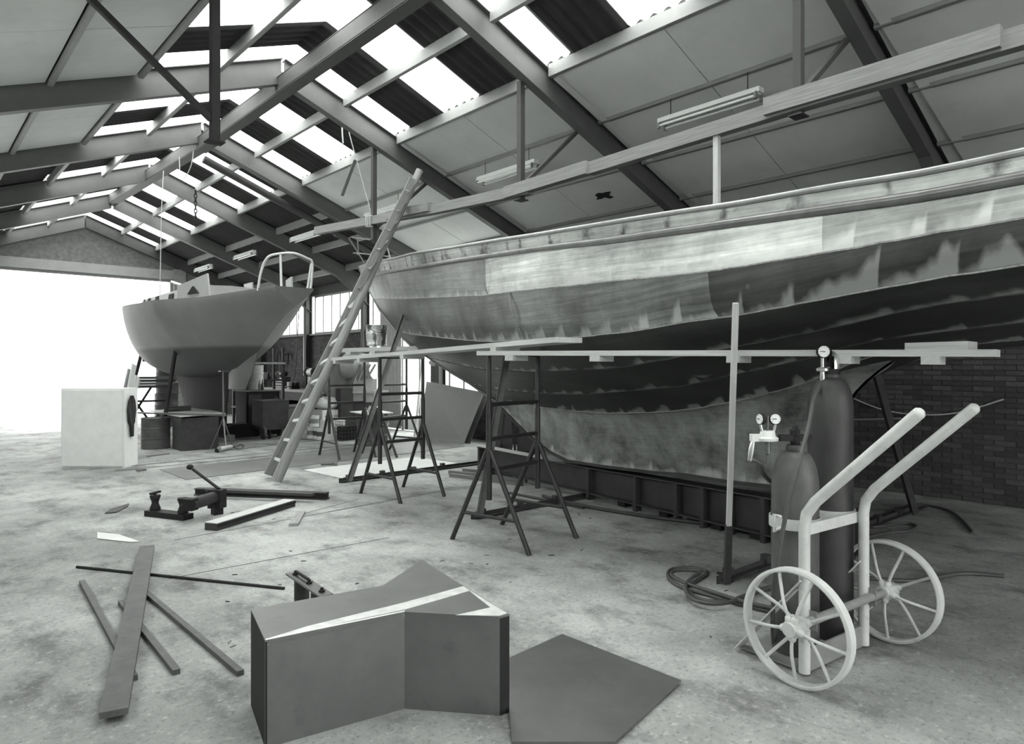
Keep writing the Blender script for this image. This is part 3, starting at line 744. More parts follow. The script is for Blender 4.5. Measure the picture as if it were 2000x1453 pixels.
for k in range(3):
    q = rp + V((0, (k - 1) * .06, 0)); q.z = zt(q.y)
    MB().tube([q + V((-.075, 0, -.015)), q + V((-.075, 0, .15)), q + V((.075, 0, .15)), q + V((.075, 0, -.015))], .012, 6, closed=True).build('lashing', ROPE, tb, 60)
po = thing('roof_strut', 'slim pale wooden strut standing between the hull deck and the timber beam', 'post', on_x(1405, 405, 5.6))
p1 = on_x(1400, 266, 5.6); p0 = V((p1.x, p1.y, 2.5)); p1.z = zt(p1.y)
MB().bar(p0, p1, .05, .05, (0, 1, 0)).build('post', WOODL, po)

# ------------------------------------------------------------------ fluorescent fittings
def fitting(t, label, wx=6.87):
    z = 4.56; r = thing('fluorescent_fitting', label, 'light', (wx, t, z), 'fluorescent fittings under the roof'); L = .66
    MB().box((wx - .05, t - L, z), (wx + .05, t + L, z + .055)).build('housing', WHITE, r)
    MB().box((wx - .09, t - L + .03, z - .012), (wx + .09, t + L - .03, z)).build('reflector', WHITE, r)
    for s in (1, -1):
        MB().tube([(wx + s * .065, t - L + .05, z - .045), (wx + s * .065, t + L - .05, z - .045)], .016, 10).build('lamp_tube', TUBEW, r, 50)
        for e in (1, -1): MB().box((wx + s * .065 - .017, t + e * (L - .035) - .014, z - .075), (wx + s * .065 + .017, t + e * (L - .035) + .014, z + .0)).build('lamp_holder', GREYP, r)
        MB().tube([(wx, t + s * .5, z + .05), (wx, t + s * .5, P0(wx))], .005, 6).build('suspension_wire', IRON, r)
fl_lab = ['fluorescent fitting in the bay over the gas cylinders, largest of the row', 'fluorescent fitting crossed by the thin hanger above the timber beam', 'fluorescent fitting half hidden behind the top of the wooden ladder', 'fluorescent fitting below the free end of the timber beam', 'fluorescent fitting over the stern of the grey yacht', 'small fluorescent fitting farthest along the hall, near the end wall']
for i, t in enumerate((4.3, 7.78, 11.3, 14.7, 18.3, 21.6)): fitting(t, fl_lab[i])

# ------------------------------------------------------------------ grey yacht on the far side
Y0, Y1 = V((4.93, 10.93, 0)), V((5.3, 21.2, 0)); YL = (Y1 - Y0).length; YU = (Y1 - Y0) / YL; YN = V((-YU.y, YU.x, 0))
def yp(s, b, z): p = Y0 + YU * s + YN * b; return V((p.x, p.y, z))
gy = thing('grey_yacht', 'smooth grey-primed sailing yacht on its keel before the open end door', 'boat', yp(5, 0, .1))
def ybs(s):
    u = s / YL; return 1.4 * max(0, (1 - abs((u - .45) / .58) ** 2.3)) ** .8 if u < .999 else 0
KS = [(0, 2.93), (2.0, 2.86), (4.5, 2.90), (7, 3.0), (YL, 3.28)]
KBm = [(0, 2.60), (.35, 2.50), (1.0, 2.22), (1.8, 1.83), (2.6, 1.52), (4, 1.38), (6, 1.36), (7.5, 1.5), (8.6, 1.8), (9.4, 2.2), (9.9, 2.7), (YL, 3.2)]
BOTTOM = mat('dark_shaded_keel', .012, .7, 0, .2, 3, spec=.1)  # dark keel colour, deepened to near black for the hull's shade on it
n = 70; G = {1: [], -1: []}
for sd in (1, -1):
    for i in range(n + 1):
        s = YL * i / n; zs = interp(KS, s); zb = min(interp(KBm, s), zs - .02); b = ybs(s)
        b = max(b, .02)
        b = min(b, .33 + .30 * s)
        row = []
        for k in range(17):
            t = k / 16 * math.pi / 2; row.append(yp(s, sd * b * math.cos(t) ** lerp(2.5, .72, (lambda q: q * q * (3 - 2 * q))(min(1, s / 6.5))), zs - (zs - zb) * math.sin(t) ** 1.25))
        G[sd].append(row)
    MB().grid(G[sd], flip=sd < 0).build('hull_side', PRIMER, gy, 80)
z0 = interp(KS, 0); rw = G[1][0]; rw2 = G[-1][0]
MB().plate([p for p in rw] + [p for p in reversed(rw2[:-1])], .012, -YU).build('transom', PRIMERD, gy, 30)
tr = MB(); gg = [[], []]
for i in range(n + 1): gg[0].append(G[1][i][0]); gg[1].append(G[-1][i][0])
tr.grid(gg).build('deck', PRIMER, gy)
# keel fin, skeg, rudder
def fin(name, prof, th, mt):
    m = MB(); rows = []
    for s0, s1, z in prof:
        rows.append([yp(lerp(s0, s1, q), th * math.sin(min(1, q * 1.6 + .02) * 3.14 / 2 if q < .6 else (1 - q) / .4 * 1.57) * 1.0 + .004, z) for q in [0, .08, .2, .35, .5, .65, .8, .92, 1]] + [yp(lerp(s0, s1, q), -th * math.sin(min(1, q * 1.6 + .02) * 3.14 / 2 if q < .6 else (1 - q) / .4 * 1.57) - .004, z) for q in [1, .92, .8, .65, .5, .35, .2, .08, 0]])
        rows[-1].append(rows[-1][0])
    m.grid(rows); m.face(list(range(18))[::-1]); k = (len(rows) - 1) * 19; m.face([k + q for q in range(18)])
    m.build(name, mt, gy, 50)
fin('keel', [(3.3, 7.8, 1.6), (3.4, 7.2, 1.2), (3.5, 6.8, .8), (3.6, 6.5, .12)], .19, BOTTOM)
fin('skeg', [(1.7, 3.4, 1.9), (2.0, 3.4, 1.5), (2.4, 3.4, 1.15)], .09, PRIMERD)
# keel blocks
MB().obox(yp(4.2, 0, .06), YU * .1, YN * .35, V((0, 0, .06))).build('keel_block', WOODD, gy)
MB().obox(yp(6.0, 0, .06), YU * .1, YN * .35, V((0, 0, .06))).build('keel_block', WOODD, gy)
# cabin trunk with windows, cockpit coaming
CABW = mat('cabin_ply', .36, .6, 0, .12, 4)
def cabin():
    m = MB(); s0, s1 = 3.2, 7.7; rows = []
    for sd in (1, -1):
        Gc = []
        for i in range(13):
            s = lerp(s0, s1, i / 12); b = ybs(s) * .66; zs = interp(KS, s) - .03; h = lerp(.3, .2, i / 12)
            Gc.append([yp(s, sd * b, zs), yp(s, sd * (b - .05), zs + h), yp(s, sd * (b - .2), zs + h + .06), yp(s, 0, zs + h + .09)])
        m.grid(Gc, flip=sd < 0); rows.append(Gc)
    m.face([m.add([p])for p in rows[0][0] + rows[1][0][2::-1]]); m.face([m.add([p]) for p in rows[0][-1] + rows[1][-1][2::-1]][::-1])
    m.build('cabin_trunk', CABW, gy)
    for sw, wd in ((4.15, .34), (5.35, .3), (6.25, .26), (6.95, .2)):
        b = ybs(sw) * .66; zs = interp(KS, sw) - .03
        pts = []
        for a, c in ((-1, -1), (1, -1), (1, 1), (-1, 1)):
            s = sw + a * wd / 2; bb = ybs(s) * .66 - .02 + .012; pts.append(yp(s, bb - .02 * (c > 0), zs + .15 + c * .075))
        MB().plate(pts, .012, YN).build('window', BLACK, gy)
cabin()
def slab(name, pts, th, mt): return MB().plate(pts, th, YN).build(name, mt, gy)
zz = interp(KS, 2.6); bcm = .92
slab('cockpit_coaming', [yp(2.0, bcm - .18, zz - .05), yp(3.3, bcm + .05, zz - .05), yp(3.3, bcm + .05, zz + .3), yp(2.1, bcm - .16, zz + .44)], .03, wood('coaming_ply', .33, .2))
slab('coaming_opening', [yp(2.4, bcm - .10, zz + .1), yp(2.8, bcm - .02, zz + .1), yp(2.6, bcm - .06, zz + .24)], .05, BLACK)
slab('cockpit_coaming', [yp(.9, -.35, zz - .05), yp(1.3, -.4, zz - .05), yp(1.32, -.4, zz + .33), yp(.95, -.35, zz + .36)], .03, CABW)
slab('hatch_board', [yp(3.4, -.5, zz), yp(3.9, -.5, zz), yp(3.9, -.5, zz + .5), yp(3.4, -.5, zz + .5)], .03, CABW)
# pushpit on the stern
dg = 11.15
PSH = mat('pushpit_tube', .62, .35, .2, .1, 9)
def gyp(px, py, s, b): return yp(s, b, 0)
zt_ = 2.93
def psh(s, b, z): return yp(s, b, z)
MB().tube(catmull([psh(.45, .45, 2.88), psh(.38, .42, 3.2), psh(.25, .36, 3.42), psh(.1, .22, 3.48), psh(.02, 0, 3.5), psh(.02, -.22, 3.44), psh(.03, -.32, 3.38), psh(.05, -.32, 3.1), psh(.06, -.3, 2.9)], 6), .02, 10).build('stern_rail', PSH, gy, 60)
MB().tube([psh(.06, .2, 2.9), psh(.1, .2, 3.48)], .02, 10).build('rail_stanchion', PSH, gy, 60)
MB().tube([psh(.12, -.27, 2.9), psh(.04, -.31, 3.36)], .02, 10).build('rail_stanchion', PSH, gy, 60)
MB().tube([at(335, 550, 16), at(372, 563, 15.5)], .03, 8).build('boom_crutch', PSH, gy, 60)

# ------------------------------------------------------------------ gas cylinder cart
def cc(xc, d, z=0.0): return V((xc * CC + d * SS, d * CC - xc * SS, z))
AX = (cc(2.17, 4.0) - cc(1.403, 3.44)).normalized(); PR = V((AX.y, -AX.x, 0)); Z = V((0, 0, 1))   # axle, direction towards the handles
W1, W2 = cc(1.403, 3.44, .3), cc(2.17, 4.0, .3)
if PR.dot(cc(.588, -.81)) < 0: PR = -PR
ct = thing('gas_cylinder_cart', 'two-wheeled pale painted cart with bent tube handles for gas cylinders', 'cart', (W1 + W2) / 2 - Z * .3)
def wheel(c, out):
    wl_ = MB(); R = .295; n = 48
    prof = [(-.028, R - .012), (-.024, R), (.024, R), (.028, R - .012), (.026, R - .02), (-.026, R - .02)]
    rows = []
    x = Z; y = AX.cross(x)
    for i in range(n):
        e = x * math.cos(i / n * 6.28318) + y * math.sin(i / n * 6.28318); rows.append([c + e * r + AX * h for h, r in prof] )
    rows = [r + [r[0]] for r in rows]; rows.append(rows[0])
    wl_.grid(rows)
    wh = wl_.build('wheel', CART, ct, 40)
    hb = MB().lathe(c - AX * .07, [(.02, 0), (.035, .0), (.035, .02), (.046, .025), (.05, .05), (.05, .09), (.046, .115), (.035, .12), (.035, .135), (.03, .14)], 20, AX).build('hub', CART, wh, 40)
    for k in range(9):
        an = k / 9 * 6.28318 + .35; e = x * math.cos(an) + y * math.sin(an); s = 1 if k % 2 else -1
        P = [c + e * .04 + AX * .035 * s, c + e * .12 + AX * .04 * s, c + e * .2 + AX * .022 * s, c + e * (R - .015)]
        MB().tube(catmull(P, 3), .009, 8).build('spoke', CART, wh, 60)
        MB().lathe(c + e * .03 + AX * .035 * s, [(.02, 0), (.022, .015), (.018, .03), (.01, .038)], 10, e).build('spoke_boss', CART, wh, 40)
wheel(W1, -1); wheel(W2, 1)
MB().tube([W1 - AX * .06, W2 + AX * .06], .024, 14).build('axle', CARTD, ct, 50)
T1 = W1 + AX * .15; T2 = W2 - AX * .19
for T in (T1, T2):
    b = V((T.x, T.y, .015)) - PR * .045; k = b + Z * (.84)
    P = [b, b + Z * .4, b + Z * .76, b + Z * .83 + PR * .012, b + Z * .9 + PR * .06, b + Z * .97 + PR * .13, b + Z * 1.385 + PR * .56]
    MB().tube(P, .029, 16).build('handle_tube', CART, ct, 60)
    e = P[-1]; MB().lathe(e - (P[-1] - P[-2]).normalized() * .0, [(.029, 0), (.027, .012), (.015, .024), (.001, .028)], 16, (P[-1] - P[-2])).build('handle_cap', CART, ct, 60)
CY1 = W1 - Z * .3 + AX * .37 - PR * .235; CY2 = CY1 + AX * .37 
# toe plate, rim, straps, diagonal braces
def pl3(c, a, b): return c + AX * a + PR * b
base0 = V((T1.x, T1.y, 0)) - PR * .045
Lx = (T2 - T1).length
MB().plate([pl3(base0, 0, 0) + Z * .012, pl3(base0, Lx, 0) + Z * .012, pl3(base0, Lx, -.4) + Z * .012, pl3(base0, 0, -.4) + Z * .012], .006, Z).build('toe_plate', CARTD, ct)
MB().bar(pl3(base0, 0, 0) + Z * .07, pl3(base0, Lx, 0) + Z * .07, .01, .12).build('toe_rim', CARTD, ct)
for a in (0, Lx):
    MB().bar(pl3(base0, a, 0) + Z * .5, pl3(base0, a, -.4) + Z * .02, .006, .09, AX).build('diagonal_brace', CART, ct)
    MB().bar(pl3(base0, a, .0) + Z * .3, pl3(base0, a, .07) + Z * .3, .006, .1).build('axle_plate', CARTD, ct)
zs = .745
MB().bar(pl3(base0, 0, -.03) + Z * zs, pl3(base0, Lx, -.03) + Z * zs, .008, .06).build('strap_bar', CART, ct)
for C in (CY1, CY2):
    ring = MB(); n = 32; Gr = []
    for i in range(n + 1):
        an = i / n * 6.28318; e = AX * math.cos(an) + PR * math.sin(an)
        Gr.append([C + e * .131 + Z * (zs - .03), C + e * .139 + Z * (zs - .03), C + e * .139 + Z * (zs + .03), C + e * .131 + Z * (zs + .03), C + e * .131 + Z * (zs - .03)])
    ring.grid(Gr).build('retaining_ring', CART, ct, 40)
MB().tube([CY1 - AX * .14 + Z * (zs + .04), CY1 - AX * .2 + Z * (zs + .06), CY1 - AX * .2 + Z * (zs - .03), CY1 - AX * .14 + Z * (zs - .02)], .01, 8).build('ring_latch', CART, ct, 60)
# cylinders: each has body, shoulder, neck ring, valve
def cyl(label, C, hs, ht, rr, nm):
    t = thing('gas_cylinder', label, 'gas cylinder', C + Z * .018, 'gas cylinders on the cart'); c = C + Z * .018
    body = [(rr * .93, 0), (rr, .03), (rr, hs)]
    MB().lathe(c, body, 32, cap=True).build('body', nm, t, 40)
    sh = [(rr, hs)] + [(.042 + (rr - .042) * max(0, math.cos(q / 10 * 1.5708)) ** .85, hs + (ht - hs) * math.sin(q / 10 * 1.5708)) for q in range(1, 11)]
    MB().lathe(c, sh, 32).build('shoulder', nm, t, 60)
    MB().lathe(c + Z * (ht - .01), [(.046, 0), (.05, .01), (.05, .035), (.044, .045)], 20).build('neck_ring', CYLM, t, 40)
    return t, c + Z * (ht + .03)
g1, v1 = cyl('shorter gas cylinder carrying the white twin-gauge regulator', CY1, .9, 1.12, .127, CYLT)
g2, v2 = cyl('taller gas cylinder standing behind, with a single gauge and valve guard', CY2, 1.33, 1.53, .127, CYLM)
# valve and regulator on the shorter cylinder
LR = -(cc(1, 0)).normalized()      # towards the hose side
vb = MB().lathe(v1, [(.02, 0), (.026, .01), (.026, .05), (.02, .055)], 12).obox(v1 + Z * .045, LR * .09, LR.cross(Z) * .02, Z * .018).build('valve', IRON, g1, 40)
MB().lathe(v1 + Z * .055, [(.012, 0), (.03, .005), (.03, .035), (.018, .04), (.012, .055)], 8).build('valve_nut', IRON, g1, 30)
rg = thing('regulator', 'white twin-gauge gas regulator screwed to the shorter cylinder', 'regulator', v1 + LR * .14)
rc = v1 + LR * .155 + Z * .045; back = cc(0, 1)
MB().lathe(rc - Z * .022, [(.03, 0), (.058, .006), (.06, .02), (.045, .03), (.04, .055), (.03, .062)], 22).obox(rc + LR * .065, LR * .03, back * .022, Z * .02).build('body', WHITE, rg, 40)
MB().lathe(rc - Z * .022, [(.016, 0), (.016, -.07), (.01, -.075), (.007, -.12)], 12).build('adjusting_screw', STEEL, rg, 40)
def gauge(par, c, face, r=.03):
    face = face.normalized()
    g = MB().lathe(c, [(r, 0), (r * 1.08, .004), (r * 1.08, .022), (r * .6, .028)], 22, -face).build('gauge_case', IRON, par, 40)
    MB().lathe(c + face * .001, [(r * .94, 0), (r * .9, .002)], 22, face).build('dial', DIAL, g, 40)
    si = face.cross(Z).normalized(); m = MB().bar(c + face * .004 - si * r * .2, c + face * .004 + si * r * .6, .004, .002, face)
    up = si.cross(face)
    for k in range(9):
        an = -.6 + k * .55; e = si * math.cos(an) + up * math.sin(an); m.bar(c + face * .004 + e * r * .68, c + face * .004 + e * r * .85, .0022, .001, face)
    m.build('dial_marks', IRON, g)
    return g
MB().tube([rc - LR * .035 + Z * .03, rc - LR * .045 + Z * .075], .007, 8).build('gauge_stem', CHROME, rg, 40)
gauge(rg, rc - LR * .045 + Z * .105 , -cc(-.05, 1) + Z * .1 + LR * .15)
MB().tube([rc + LR * .03 + Z * .03, rc + LR * .04 + Z * .075], .007, 8).build('gauge_stem', CHROME, rg, 40)
gauge(rg, rc + LR * .045 + Z * .105, LR * 1.0 - cc(0, .35))
MB().tube([rc + Z * .03, rc + Z * .12], .006, 8).build('relief_pin', STEEL, rg, 40)
MB().tube([rc + LR * .08 - Z * .01, rc + LR * .09 - Z * .06, rc + LR * .1 - Z * .13], [.012, .017, .014], 10).build('hose_union', CHROME, rg, 50)
# gauge and guard on the taller one
vt = MB().lathe(v2 - Z * .01, [(.055, 0), (.055, .03), (.05, .035)], 20).build('guard_collar', IRON, g2, 40)
e1 = cc(1, 0).normalized(); e2 = cc(0, 1).normalized()
Gq = []; a0_ = math.atan2(-e2.y + -.9 * e1.y, -e2.x - .9 * e1.x)
for z_, r_ in ((.02, .052), (.05, .054), (.08, .052), (.105, .044), (.122, .03), (.13, .012)):
    Gq.append([v2 + V((r_ * math.cos(an), r_ * math.sin(an), z_)) for an in [a0_ + .75 + (6.2832 - 1.5) * q / 28 for q in range(29)]])
MB().grid(Gq, flip=True).grid([[p - (p - v2 - Z * .06).normalized() * .004 for p in q] for q in Gq]).build('valve_guard', CHROME, g2, 60)
MB().tube([v2, v2 + Z * .06], .018, 12).obox(v2 + Z * .05 - e1 * .02, e1 * .04, e2 * .014, Z * .014).build('valve', IRON, g2, 40)
MB().tube([v2 + Z * .05, v2 + Z * .14], .009, 10).build('valve_spindle', IRON, g2, 40)
r2 = thing('regulator', 'small plated single-gauge regulator on the taller cylinder', 'regulator', v2 - e1 * .06 - e2 * .03)
rc2 = v2 - e1 * .06 - e2 * .03 + Z * .02
MB().lathe(rc2 - Z * .015, [(.02, 0), (.036, .006), (.036, .02), (.02, .028)], 18).tube([rc2, v2 + Z * .03], .012, 10).build('body', CHROME, r2, 40)
MB().tube([rc2 + Z * .01, rc2 + Z * .075], .01, 10).build('gauge_stem', CHROME, r2, 40)
gauge(r2, rc2 + Z * .105 - e2 * .02, -e2 - e1 * .05, .036)
MB().tube([rc2 - Z * .01, rc2 - Z * .05, rc2 - Z * .09], [.013, .016, .01], 10).build('hose_union', CHROME, r2, 50)

# ------------------------------------------------------------------ hoses
def curve_thing(name, label, cat, P, r, mt, n=5, seg=8): return solo(MB().tube(catmull(P, n), r, seg), name, mt, label, cat, None, 60)
dC = (CY1 - V((0, 0, 0))).length
d1 = 3.62
curve_thing('gas_hose', 'dark hose hanging from the single-gauge regulator down across the shorter cylinder', 'hose', [rc2 - Z * .08, at(1591, 775, 3.95), at(1580, 830, 3.78), at(1564, 890, d1), at(1545, 960, d1 - .03), at(1530, 1030, d1 - .02), at(1520, 1090, d1 - .0), at(1512, 1150, d1 + .05), at(1509, 1220, d1 + .1), fl(1512, 1262, .02)], .0125, RUBBER, 6)
curve_thing('gas_hose', 'short dark hose curving from the white regulator behind the shorter cylinder', 'hose', [rc + LR * .1 - Z * .12, at(1484, 905, 3.85), at(1490, 925, 3.95), at(1512, 945, 4.02), at(1545, 960, 4.1), at(1560, 1040, 4.15), at(1555, 1150, 4.2)], .0125, RUBBER, 6)
hpx = [(1518, 1197), (1450, 1181), (1385, 1162), (1330, 1146), (1306, 1128), (1310, 1113), (1340, 1109), (1372, 1113), (1381, 1119), (1365, 1131), (1348, 1143), (1346, 1155), (1362, 1168), (1395, 1175), (1430, 1172), (1470, 1158), (1512, 1147)]
curve_thing('floor_hose', 'dark doubled rubber hose looped on the concrete beside the cart', 'hose', [fl(x, y, .016) for x, y in hpx], .015, RUBBER, 5)
curve_thing('floor_hose', 'second dark hose strand looped inside the first beside the cart', 'hose', [fl(x, y, .045) for x, y in [(1520, 1190), (1450, 1174), (1392, 1156), (1340, 1139), (1313, 1124), (1318, 1115), (1345, 1113), (1368, 1117), (1352, 1128), (1340, 1141), (1341, 1156), (1358, 1172), (1400, 1179), (1440, 1171), (1475, 1155), (1515, 1143)]], .014, RUBBER, 5)
curve_thing('floor_hose', 'dark hose trailing over the concrete beyond the cart wheels', 'hose', [fl(x, y, .016) for x, y in [(1665, 1015), (1710, 1010), (1760, 990), (1800, 985), (1860, 1000), (1900, 1040)]], .014, RUBBER, 5)
curve_thing('floor_hose', 'dark hose wound behind the second cart wheel', 'hose', [fl(x, y, .016) for x, y in [(1660, 1032), (1720, 1028), (1765, 1022), (1790, 1027), (1775, 1037), (1740, 1040), (1700, 1048), (1665, 1060)]], .014, RUBBER, 5)
curve_thing('floor_hose', 'flat dark hose on the floor seen through the second wheel', 'hose', [fl(x, y, .016) for x, y in [(1690, 1128), (1740, 1133), (1800, 1133), (1880, 1120), (1960, 1125)]], .016, RUBBER, 5)
curve_thing('wall_cable', 'pale cable sagging along the dark brick wall', 'cable', [on_x(x, y, XR - .05) for x, y in [(1600, 740), (1655, 772), (1700, 792), (1740, 804), (1800, 810), (1870, 806), (1960, 780)]], .009, ROPE, 5)
solo(MB().bar(on_x(1655, 820, XR - .05), on_x(1760, 817, XR - .05), .02, .02), 'wall_conduit', PURL, 'thin pale conduit level on the dark brick wall', 'pipe')

# ------------------------------------------------------------------ fabricated steel box close by
zT = .45
def tp(x, y): return fl(x, y, zT)
A_, B_, C_, D_, E_, G_ = tp(490, 1193), tp(748, 1146), tp(824, 1096), tp(995, 1203), tp(790, 1198), tp(518, 1254); D1_ = tp(976, 1208)
sb = thing('steel_box_section', 'welded steel box section with an angled top and ground bright edges', 'steelwork', (A_ + D_) / 2 - Z * .45)
dn = Z * -.45
MB().plate([G_, E_, D1_, D_, C_, B_, A_], .008, Z).build('top_plate', STEEL, sb)
for p, q, nm in ((G_, E_, 'front_plate'), (E_, D1_, 'front_plate'), (D1_, D_, 'end_plate'), (D_, C_, 'back_plate'), (C_, B_, 'back_plate'), (B_, A_, 'back_plate'), (A_, G_, 'end_plate')):
    MB().hexa([p + dn + Z * .0, q + dn + Z * .0, q + dn + (p - q).cross(Z).normalized() * .008, p + dn + (p - q).cross(Z).normalized() * .008, p, q, q + (p - q).cross(Z).normalized() * .008, p + (p - q).cross(Z).normalized() * .008]).build(nm, STEEL if nm != 'end_plate' else IRON, sb)
MB().plate([tp(x, y) + Z * .008 for x, y in ((520, 1252), (600, 1227), (790, 1180), (870, 1158), (905, 1148), (917, 1157), (870, 1171), (790, 1194), (700, 1213), (600, 1236))], .0015, Z).build('ground_weld_band', GLEAM, sb)
MB().plate([tp(x, y) + Z * .008 for x, y in ((905, 1148), (920, 1158), (990, 1201), (976, 1206), (890, 1205), (958, 1190), (935, 1172))], .0015, Z).build('ground_weld_band', GLEAM, sb)
MB().hexa([G_ + Z * -.016, E_ + Z * -.016, E_ + Z * -.016, G_ + Z * -.016, G_ + Z * .009 , E_ + Z * .009, E_ + Z * .01 + (C_ - E_).normalized() * .012, G_ + Z * .01 + (C_ - E_).normalized() * .012]).build('corner_weld', GLEAM, sb)
solo(MB().plate([fl(x, y, .012) for x, y in ((985, 1292), (1098, 1241), (1330, 1332), (1200, 1453), (1000, 1453))], .01, Z), 'steel_plate', STEEL, 'loose flat steel plate on the concrete beside the box section', 'plate')
# clamp: drilled bar bolted across two pipe stubs
cp = thing('pipe_clamp', 'drilled flat bar bolted across two short pipe stubs, behind the box section', 'clamp', fl(605, 1178))
zc = .2
ca, cb = fl(573, 1121, zc), fl(632, 1160, zc)
dcl = (cb - ca).normalized(); ncl = V((-dcl.y, dcl.x, 0))
MB().bar(ca - dcl * .03, cb + dcl * .05, .085, .012).build('flat_bar', STEEL, cp)
for q in (.3, .85):
    c = lerp(ca, cb, q); MB().lathe(V((c.x, c.y, 0)), [(.05, 0), (.05, zc - .006)], 18).build('pipe_stub', TUBEP, cp, 40)
for q in (.08, .55, .95):
    c = lerp(ca, cb, q); MB().lathe(c + Z * .006, [(.02, 0), (.02, .012), (.01, .013), (.01, .028)], 6).build('bolt', IRON, cp, 30)
MB().tube([lerp(ca, cb, .1) + Z * .03, lerp(ca, cb, .52) + Z * .03], .01, 8).build('spindle', IRON, cp, 40)

# ------------------------------------------------------------------ bars and offcuts on the floor
BARM = mat('rusty_bar_steel', .085, .6, .1, .35, 8, spots=.3)
def flbar(name, label, cat, a, b, wd, ht, mt, z=0.0, grp=None): return solo(MB().bar(fl(a[0], a[1], z) + Z * (ht / 2 + z * 0), fl(b[0], b[1], z) + Z * (ht / 2), wd, ht), name, mt, label, cat, grp)
flbar('flat_bar', 'broad rusty flat bar lying on top of the crossed steel bars', 'bar', (287, 1072), (222, 1400), .115, .03, BARM, .03)
solo(MB().tube([fl(150, 1107, .01), fl(555, 1149, .01)], .011, 8), 'steel_rod', IRON, 'thin dark rod crossing under the broad flat bar', 'rod', None, 40)
flbar('steel_bar', 'long dull steel bar slanting from the flat bar to the frame edge, outermost of three', 'bar', (284, 1161), (470, 1320), .035, .028, BARM)
flbar('steel_bar', 'dull steel bar between its two neighbours under the flat bar', 'bar', (236, 1180), (345, 1318), .035, .028, BARM)
flbar('steel_bar', 'short dull steel bar lying under the lower end of the flat bar', 'bar', (160, 1140), (262, 1330), .035, .028, BARM)
def channel(label, a, b, wd, ht, name='steel_channel'):
    A1, B1 = fl(*a), fl(*b); r = thing(name, label, 'beam', (A1 + B1) / 2); u = (B1 - A1).normalized(); sdv = u.cross(Z)
    MB().bar(A1 + Z * .006, B1 + Z * .006, wd, .012).build('bottom_flange', STEELD, r)
    MB().bar(A1 + Z * (ht - .006), B1 + Z * (ht - .006), wd * .8, .012).build('top_flange', STEELD, r)
    MB().bar(A1 + Z * ht / 2, B1 + Z * ht / 2, wd * .5, ht - .024).build('web', IRON, r)
    return r
channel('dark grooved steel beam lying behind the bender lever', (384, 966), (640, 975), .12, .085)
solo(MB().bar(fl(404, 957, .09) , fl(612, 966, .09), .07, .03), 'flat_bar', STEELD, 'rusty flat bar laid on top of the dark grooved beam', 'bar')
A1, B1 = fl(412, 1036), fl(566, 988); ch2 = thing('grooved_timber', 'pale-topped dark-sided timber lying in front of the pipe bender', 'timber', (A1 + B1) / 2); u_ = (B1 - A1).normalized(); n_ = V((u_.y, -u_.x, 0))
MB().bar(A1 + Z * .035, B1 + Z * .035, .15, .07).build('body', STEELD, ch2)
MB().bar(A1 + Z * .074, B1 + Z * .074, .15, .008).build('board', WOODL, ch2)
MB().bar(A1 + n_ * .08 + Z * .05, B1 + n_ * .08 + Z * .05, .012, .02).build('edge_strip', IRON, ch2)
flbar('wood_offcut', 'short pale wood offcut with square ends lying alone', 'offcut', (573, 1028), (588, 1003), .09, .03, WOODM)
solo(MB().plate([fl(x, y, .004) for x, y in ((190, 1040), (232, 1044), (273, 1058), (255, 1059), (190, 1052))], .004, Z), 'paper_offcut', PLYW, 'curved white sheet offcut lying flat on the concrete', 'offcut')
solo(MB().plate([fl(x, y, .004) for x, y in ((215, 995), (252, 984), (250, 989), (228, 1001), (205, 1003))], .008, Z), 'steel_offcut', STEELD, 'jagged dark plate offcut near the cabinet', 'offcut')
solo(MB().plate([fl(x, y, .002) for x, y in ((312, 917), (364, 937), (909, 872), (830, 861))], .005, Z), 'steel_sheet', mat('dull_floor_sheet', .17, .6, .3, .25, 2, spots=.2), 'very long dull steel sheet lying flat under the ladder foot', 'sheet')
solo(MB().plate([fl(x, y, .002) for x, y in ((592, 918), (670, 935), (894, 905), (810, 893))], .005, Z), 'hardboard_sheet', PLYW, 'pale hardboard sheet lying flat under a trestle', 'sheet')
hm = thing('hammer', 'hammer dropped on the floor near the pale hardboard sheet', 'hammer', fl(645, 908))
MB().bar(fl(627, 910, 0) + Z * .02, fl(654, 908, 0) + Z * .02, .03, .025).build('handle', WOODD, hm)
MB().bar(fl(656, 911, 0) + Z * .025, fl(657, 905, 0) + Z * .025, .04, .045).build('head', STEEL, hm)
flbar('wood_strip', 'small dark wood strip on the floor before the rusty drum', 'offcut', (288, 892), (330, 887), .05, .02, WOODD)
flbar('wood_strip', 'tiny dark wood block beside the cabinet foot', 'offcut', (268, 921), (284, 919), .06, .03, WOODD)
# long rods beside the keel beam, timber lengths
solo(MB().bar(fl(995, 962, .012), fl(1140, 992, .012), .05, .024), 'steel_bar', STEELD, 'flat bar lying behind the big trestle legs', 'bar')
solo(MB().tube(catmull([fl(1060, 968, .02), fl(1150, 990, .02), fl(1290, 1012, .02), (fl(1400, 1026, .02)), fl(1520, 1052, .02)], 4), .02, 8), 'steel_rod', STEELD, 'long dark rod lying along the keel beam', 'rod', None, 40)
flbar('steel_bar', 'short bright-ended flat bar beside the wooden prop shoe', 'bar', (1345, 1015), (1408, 1028), .06, .03, STEEL)
for k, (a, b) in enumerate((((878, 925), (1028, 942)), ((880, 931), (1020, 949)), ((905, 921), (1000, 930)))):
    flbar('timber_length', ('middle', 'outer', 'inner')[k] + ' timber length of the small bundle behind the big trestle', 'timber', a, b, .06, .05, WOODD)
